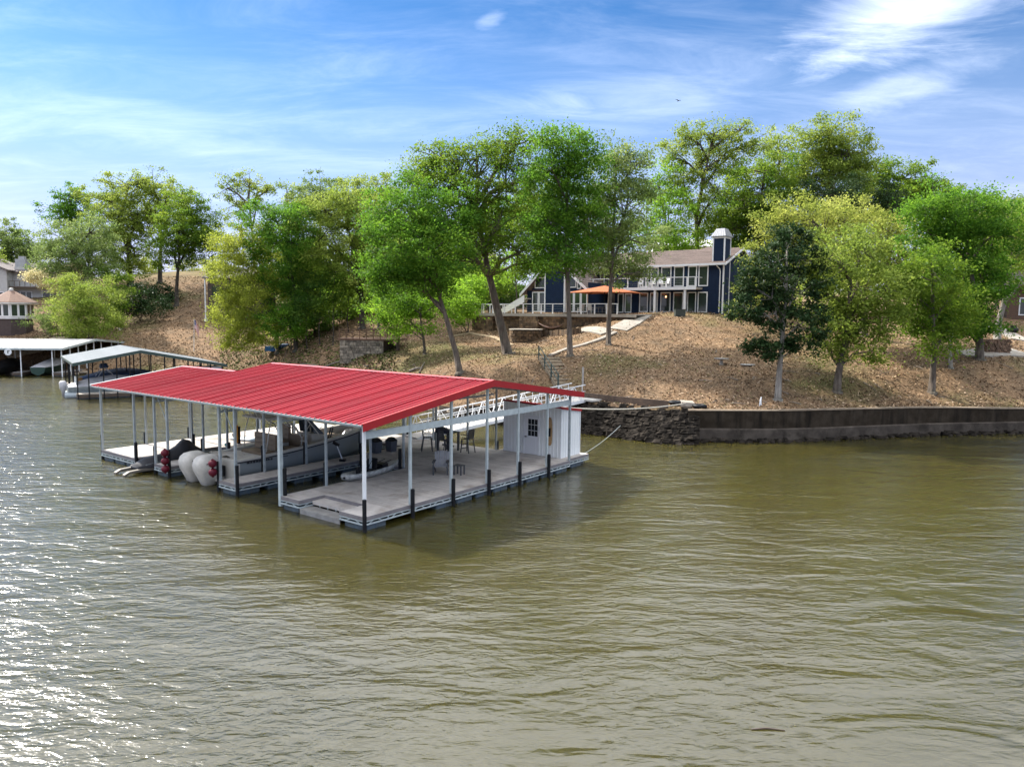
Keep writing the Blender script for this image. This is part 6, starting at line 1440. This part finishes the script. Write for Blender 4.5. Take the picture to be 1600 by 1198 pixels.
# --- trees behind the house
tree('ridge_oak', 'tallest sparse oak above the navy house roof, its branches bare against the sky', [(1075,215,30,20,.5),(1115,210,36,20,.5),(1155,205,32,16,.5),(1050,245,30,26,.5),(1095,255,42,34,.5),(1140,245,42,34,.5),(1180,225,28,22,.45),(1070,300,44,36,.5),(1120,305,40,36,.5)], 'oak', (1090,470), 98, trunk=[(1090,400),(1088,340),(1100,280),(1112,220)], r0=.36, size=0.275, twigs=26, hull=.5)
tree('ridge_oak', 'sparse pale oak behind the bright tree right of the tallest oak', [(1215,225,32,22,.45),(1235,260,30,30,.45),(1205,270,34,26,.45)], 'oak', (1215,470), 104, trunk=[(1215,380),(1216,300),(1218,240)], r0=.30, size=0.275, twigs=22)
tree('ridge_tree', 'bright mid green tree just right of the house chimney', [(1195,270,44,28),(1165,310,40,32),(1215,315,46,36),(1150,355,40,30),(1200,360,50,30),(1165,395,44,20),(1235,350,34,34)], 'mid', (1185,480), 92, r0=.34, size=0.275, dens=.85, twigs=16)
tree('ridge_tree', 'tall rounded grey green tree crowning the ridge right of the chimney', [(1295,210,40,26),(1325,240,34,34),(1280,245,40,32),(1300,280,48,34),(1265,285,30,30,.8),(1340,270,24,26,.8)], 'oak', (1300,470), 96, r0=.36, size=0.275, dens=1.0, twigs=18)
tree('ridge_cedar', 'dark brown green cedar in front of the rounded ridge tree', [(1300,305,44,26),(1290,335,40,24),(1320,335,30,20)], 'cedar', (1300,470), 88, r0=.3, dens=.9, barkk='dark')
tree('ridge_cedar', 'small dark cedar tip poking above the golden tree', [(1385,305,18,22),(1390,335,24,22)], 'cedar', (1388,470), 90, r0=.22, barkk='dark')
tree('ridge_tree', 'light green tree on the ridge above the golden tree at right', [(1370,275,36,22),(1410,280,40,26),(1445,300,36,24),(1400,315,46,26),(1350,300,26,20,.8)], 'mid', (1405,480), 98, r0=.32, size=0.275, dens=.9)
tree('ridge_tree', 'dark green tree on the far right ridge top behind the rounded tree', [(1480,315,34,22),(1520,330,40,24),(1560,340,36,24),(1500,355,44,26)], 'grey', (1515,480), 100, r0=.32, size=0.275)
tree('ridge_tree', 'yellow green tree behind the A-frame between the tall trunks', [(1030,290,36,34,.8),(1045,335,40,38,.8),(1020,370,44,30),(1060,375,34,26)], 'bright', (1042,470), 94, r0=.28, size=0.275, dens=.75, barkk='dark')
tree('ridge_tree', 'leafy tree closing the gap behind the two slim tall trees', [(905,310,40,40,.6),(935,380,44,38,.7),(860,390,44,36,.7),(830,360,36,34,.6)], 'dim', (890,470), 100, r0=.30, size=0.292)
# --- wood left of the centre
tree('golden_tree', 'golden leaved tree leaning over the brown cabin at the shore', [(375,375,42,22),(350,400,28,24),(400,405,44,30),(365,440,36,28),(405,455,40,36),(355,475,24,22),(370,505,32,24),(395,515,34,26),(378,540,26,14,.9)], 'gold', (434,551), trunk=[(432,520),(424,470),(412,430),(400,395)], r0=.26)
tree('green_tree', 'fresh green tree behind the golden tree with a clump of dark trunks', [(425,335,44,20),(465,345,26,22),(420,365,38,28),(455,380,38,32),(440,420,40,34),(455,460,36,32),(440,500,28,24,.8)], 'maple', (462,548), r0=.26, trunk=[(462,520),(462,470),(455,420),(445,370)], barkk='dark')
tree('broad_oak', 'wide olive oak with dark spreading limbs above the stone deck', [(505,330,38,24),(545,318,36,22),(575,345,34,28),(500,375,44,30,.8),(550,375,46,32,.8),(585,395,30,30,.8),(510,425,42,28,.7),(560,430,42,26,.6),(485,410,28,26,.8)], 'oak', (566,513), trunk=[(566,480),(563,440),(553,405),(545,360)], r0=.40, twigs=20, barkk='dark', dens=1.05)
tree('ridge_oak', 'bare branched sparse oak rising over the wood left of centre', [(355,295,26,18,.35),(390,285,30,18,.4),(415,300,24,20,.4),(370,320,28,20,.3),(400,325,28,22,.35)], 'oak', (395,480), 128, trunk=[(398,420),(394,360),(388,310)], r0=.36, size=0.310, twigs=30, hull=.55)
tree('ridge_oak', 'thin sparse oak between the bare oak and the olive tree on the ridge', [(448,300,20,22,.4),(455,330,24,20,.4)], 'oak', (450,480), 130, r0=.30, size=0.310, twigs=20)
tree('ridge_tree', 'dense olive tree on the ridge above the fresh green tree', [(500,300,34,22),(480,315,24,20),(520,325,36,22)], 'grey', (500,480), 126, r0=.35, size=0.310, dens=.9)
tree('ridge_tree', 'pale olive tree on the ridge left of the leaning maple', [(555,298,38,20),(595,295,30,20),(575,325,44,24)], 'oak', (572,480), 124, r0=.35, size=0.310, dens=.85)
for k,(px,py,l_) in enumerate(((500,537,'thin dark sapling left of the stone deck, nearest the golden tree'),(520,540,'leaning thin sapling close to the left end of the stone deck'),(480,545,'thin grey sapling between the tree clump and the deck'),(545,520,'thin sapling growing right behind the stone deck'),(592,512,'dark slim tree behind the right end of the stone deck'))):
    tree('sapling', l_, [(px-8,py-60,20,22,.6),(px+10,py-85,22,24,.6),(px,py-112,24,20,.6)], 'mid' if k % 2 else 'dim', (px,py), r0=.09 if k < 4 else .2, size=0.241, twigs=6, barkk='dark')
# --- left group on the knoll
tree('knoll_oak', 'big olive oak at the left of the knoll group with a thick dark trunk', [(165,310,38,20,.8),(200,290,36,18,.8),(180,345,44,30,.8),(215,340,36,32,.8),(160,380,36,28,.9),(205,385,42,30,.8),(190,420,34,22,.6)], 'oak', (204,446), trunk=[(203,420),(198,380),(190,335)], r0=.5, size=0.310, twigs=20, barkk='dark')
tree('knoll_oak', 'tall thin crowned oak in the middle of the knoll group', [(240,290,30,18,.7),(262,310,34,22,.7),(235,330,30,28,.7),(265,350,34,28,.7)], 'oak', (250,442), trunk=[(250,410),(252,370),(250,320)], r0=.42, size=0.310, twigs=20, barkk='dark')
tree('knoll_oak', 'dark green oak at the right of the knoll group, trunk on the brown slope', [(290,325,34,24),(315,350,28,24),(280,360,36,28),(305,385,36,24),(270,395,34,24,.8),(325,372,18,16)], 'mid', (276,478), trunk=[(276,450),(279,410),(285,360)], r0=.38, size=0.292, barkk='dark')
tree('back_tree', 'tree with a dark top standing behind the pale flowering tree', [(110,308,24,16),(95,335,26,18),(125,330,24,20,.8)], 'maple', (115,470), 140, r0=.36, size=0.327, barkk='dark')
tree('flowering_tree', 'pale grey green tree with hanging boughs right of the hillside house', [(100,370,38,22,.8),(140,365,34,24,.8),(80,400,30,24,.8),(120,405,42,28,.9),(150,410,30,28,.8),(95,435,34,18,.8)], 'grey', (124,480), 116, r0=.32, size=0.275, twigs=20, barkk='dark')
tree('blossom_tree', 'small cream blossoming tree in front of the hillside house', [(70,435,26,9),(95,445,24,10),(50,430,14,7,.8),(110,430,18,12)], 'cream', (108,500), 114, r0=.16, size=0.241, twigs=12)
tree('bushy_tree', 'olive green bushy tree spilling down the bank above the far dock', [(125,455,36,24),(155,465,34,26),(110,485,30,22),(145,495,40,24),(165,510,26,18),(120,515,30,12)], 'oak', (140,528), 104, r0=.16, size=.215, dens=.95)
tree('bushy_tree', 'mid green undergrowth tree right of the olive bushy tree', [(175,480,22,20),(180,440,24,26,.8)], 'mid', (175,520), 112, r0=.14, size=0.275)
tree('dark_shrub', 'dark evergreen shrub under the knoll oaks, the larger one', [(215,462,24,16),(235,475,26,16),(205,482,22,14)], 'cedar', (220,492), 118, cat='shrub', shrub=True, size=.3, twigs=5)
tree('dark_shrub', 'dark evergreen shrub right of the larger one under the knoll oaks', [(250,458,18,12),(265,462,14,10)], 'cedar', (255,470), 126, cat='shrub', shrub=True, size=.3, twigs=4)
tree('bare_shrub', 'sparse olive brown shrub on the bank right of the gazebo', [(75,490,22,12,.6),(95,500,24,14,.6),(60,505,18,10,.6),(85,515,22,10,.5)], 'grey', (78,524), 108, cat='shrub', shrub=True, size=0.224, twigs=14)
tree('edge_tree', 'blue green tree at the left picture edge above the hillside house', [(10,375,26,26),(-20,380,34,30),(25,395,22,18),(0,405,36,18)], 'grey', (5,470), 150, r0=.4, size=.4, dens=.8)
tree('edge_tree', 'hazy tree between the edge tree and the flowering tree', [(45,385,22,18,.8),(60,400,24,16,.8)], 'grey', (50,470), 150, r0=.34, size=.4)
# --- under and behind
tree('yellow_shrub', 'bright yellow green small tree left of the A-frame gable', [(800,410,28,12),(825,425,22,12),(790,430,18,10,.8)], 'bright', (806,485), 86, cat='tree', r0=.10, size=0.224)
tree('terrace_shrub', 'leafy green shrub against the left end of the terrace', [(735,470,22,22),(720,495,24,14),(745,445,20,20)], 'bright', (732,512), 84, cat='shrub', shrub=True, size=0.241, twigs=6)
tree('terrace_shrub', 'dark shrub in the shade left of the white outside stair', [(775,455,26,22),(800,465,22,16),(760,480,20,12)], 'dim', (778,482), 98, cat='shrub', shrub=True, size=.3, twigs=6)
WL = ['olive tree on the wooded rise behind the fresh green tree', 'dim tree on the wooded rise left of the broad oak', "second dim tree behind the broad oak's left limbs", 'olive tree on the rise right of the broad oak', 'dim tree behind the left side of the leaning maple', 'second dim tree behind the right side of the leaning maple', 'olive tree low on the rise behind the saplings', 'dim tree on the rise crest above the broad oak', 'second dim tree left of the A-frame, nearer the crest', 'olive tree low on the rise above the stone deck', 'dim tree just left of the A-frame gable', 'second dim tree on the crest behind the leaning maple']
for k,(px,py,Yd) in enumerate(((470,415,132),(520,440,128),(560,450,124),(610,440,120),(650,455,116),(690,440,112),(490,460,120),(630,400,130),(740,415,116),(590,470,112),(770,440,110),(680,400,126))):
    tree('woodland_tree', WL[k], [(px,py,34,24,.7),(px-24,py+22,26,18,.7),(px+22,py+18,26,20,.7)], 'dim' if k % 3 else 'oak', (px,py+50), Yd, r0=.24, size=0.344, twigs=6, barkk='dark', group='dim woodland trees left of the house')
WR = ['yellow green sapling behind the thickest knoll trunk', 'yellow green sapling right of the rightmost knoll oak', 'yellow green sapling at the bare crest above the brown cabin', 'yellow green sapling behind the top of the brown cabin']
for k,(px,py,Yd) in enumerate(((225,415,150),(285,420,152),(330,415,150),(360,425,146))):
    tree('sunlit_sapling', WR[k], [(px,py,20,10,.9),(px+14,py+8,18,8,.9)], 'yellow', (px,py+20), Yd, r0=.10, size=0.310, twigs=4, group='yellow green saplings behind the knoll')
WB = ['green tree behind the fresh green tree, nearest the golden tree', "tall bright tree behind the broad oak's left limbs", "olive tree behind the broad oak's top right", 'deep green tree between the broad oak and the leaning maple, upper', "green tree right behind the leaning maple's crown top", 'bright tree behind the right side of the leaning maple', "olive tree seen through the thick leaning trunk's crown, left gap", "deep green tree seen through the gap right of the thick trunk's limbs", 'green tree behind the crown of the tall tree before the A-frame, left side', 'bright tree low behind the thick leaning trunk', "olive tree low behind the broad oak's trunk", 'deep green tree low behind the small bright tree', "green tree low behind the golden tree's trunk"]
for k,(px,py,Yd) in enumerate(((470,390,112),(520,470,104),(590,380,112),(620,400,106),(650,350,110),(700,380,104),(750,350,108),(800,330,106),(840,310,108),(720,430,102),(560,480,100),(640,480,98),(480,500,102))):
    tree('background_tree', WB[k], [(px,py,38,26,.8),(px-28,py+16,30,22,.8),(px+26,py+14,30,24,.8),(px+4,py+36,30,18,.7)], ('mid','bright','oak','maple')[k % 4], (px,py+60), Yd, r0=.22, size=0.327, twigs=6, barkk='dark', group='green trees massed behind the crowns left of the house')
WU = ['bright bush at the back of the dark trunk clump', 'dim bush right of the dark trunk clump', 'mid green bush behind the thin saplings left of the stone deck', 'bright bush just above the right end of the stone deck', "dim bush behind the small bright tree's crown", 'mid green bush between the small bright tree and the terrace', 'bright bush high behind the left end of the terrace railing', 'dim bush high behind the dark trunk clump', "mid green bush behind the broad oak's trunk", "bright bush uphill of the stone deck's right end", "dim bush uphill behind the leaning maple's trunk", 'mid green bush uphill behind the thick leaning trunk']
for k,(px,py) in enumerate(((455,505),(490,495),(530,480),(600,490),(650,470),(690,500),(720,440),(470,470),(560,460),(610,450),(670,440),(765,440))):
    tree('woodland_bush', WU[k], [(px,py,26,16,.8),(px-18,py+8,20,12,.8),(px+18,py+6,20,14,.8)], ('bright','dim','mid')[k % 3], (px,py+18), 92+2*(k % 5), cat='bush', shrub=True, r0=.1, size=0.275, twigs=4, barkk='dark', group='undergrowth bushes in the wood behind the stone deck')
WX = ['olive tree just behind the navy house roof, right of the tallest oak', 'mid green tree on the ridge above the house chimney', 'olive tree between the chimney and the golden tree', 'mid green tree on the ridge behind the right end of the golden tree', 'olive tree on the ridge above the middle of the golden tree', 'mid green tree behind the left of the large rounded tree', 'olive tree behind the right of the large rounded tree', 'mid green tree on the ridge at the right picture edge', 'olive tree low beside the right end wall of the navy house', 'mid green tree low behind the dark cedar', 'olive tree low behind the golden tree', 'mid green tree low between the golden and rounded trees', 'olive tree low behind the rounded tree', 'mid green tree low at the right edge above the brick house', 'olive tree low behind the green tree with root flare', 'mid green tree behind the pale trunk tree']
for k,(px,py,Yd) in enumerate(((1130,370,100),(1180,345,96),(1240,385,94),(1430,330,96),(1340,335,98),(1480,390,92),(1570,385,96),(1600,350,104),(1180,455,90),(1250,440,92),(1330,450,94),(1420,440,96),(1500,440,98),(1590,440,112),(1460,470,88),(1560,420,106))):
    tree('background_tree', WX[k], [(px,py,34,24,.7),(px-26,py-20,28,22,.7),(px+24,py-16,28,22,.7)], 'mid' if k % 2 else 'oak', (px,py+45), Yd, r0=.26, size=0.310, twigs=6, barkk='dark', group='leafy trees behind the right hand slope')
WF = 'one of the far trees standing in line along the ridge top'
for k,(px,py) in enumerate(((-60,395),(-150,390),(-260,380),(1640,370),(1720,360),(1820,350),(1930,345))):
    tree('far_tree', WF, [(px,py,40,26),(px-30,py+20,34,22),(px+30,py+18,34,24)], 'mid' if k % 2 else 'oak', (px,py+80), 135, r0=.3, size=0.361, twigs=6, group='far trees along the ridge')
# --- loose dead leaves on the slope, and low weeds
def litter(name, n, amin, amax, dmax, size, cols, seed):
    r_ = np.random.default_rng(seed); a = r_.uniform(amin, amax, n); ye = np.interp(a, EA, EY); y = ye+.3+dmax*r_.random(n)**1.2; x = a*y; z = ground_z(x, y)+.04+np.abs(r_.normal(size=n))*.03
    m, t, p, o = newmat(name); g = t.n('ShaderNodeNewGeometry'); t.l(t.ramp(g.outputs['Random Per Island'], cols), p.inputs['Base Color']); p.inputs['Roughness'].default_value = .9; p.inputs['Specular IOR Level'].default_value = .15
    o = leaf_mesh(name, np.stack([x,y,z],-1), size, m, None, .9, seed); o['kind'] = 'stuff'; return o
litter('leaf_litter', 45000, -.14, .86, 36, .17, [(.05,(.10,.06,.034)),(.35,(.20,.13,.075)),(.65,(.30,.20,.12)),(.95,(.46,.34,.23))], 5)
litter('hillside_leaves', 26000, -.72, -.14, 46, .26, [(.05,(.09,.056,.032)),(.4,(.20,.13,.078)),(.95,(.38,.28,.18))], 6)
litter('weeds', 9000, -.40, -.16, 14, .26, [(.1,(.04,.065,.013)),(.6,(.085,.115,.024)),(.95,(.15,.16,.045))], 8)

litter('slope_weeds', 3000, -.10, .80, 30, .15, [(.1,(.10,.10,.035)),(.6,(.15,.145,.05)),(.95,(.22,.19,.08))], 9)
b = MB()
for i in range(150):
    a = rnd.uniform(-.68,.80); y = edge(a)[0]+.8+rnd.random()**1.3*28; x = a*y; q_ = rnd.uniform(0,6.3); l_ = rnd.uniform(.3,1.3)
    p0_ = Vector((x,y,gz(x,y)+.06)); x1_, y1_ = x+math.cos(q_)*l_, y+math.sin(q_)*l_; p1_ = Vector((x1_,y1_,gz(x1_,y1_)+.07)); m_ = (p0_+p1_)/2+Vector((rnd.uniform(-.1,.1),rnd.uniform(-.1,.1),.05))
    b.tube([p0_,m_,p1_],[.035,.03,.012],4,False)
b.build('fallen_twigs', DRIFT, None, kind='stuff')
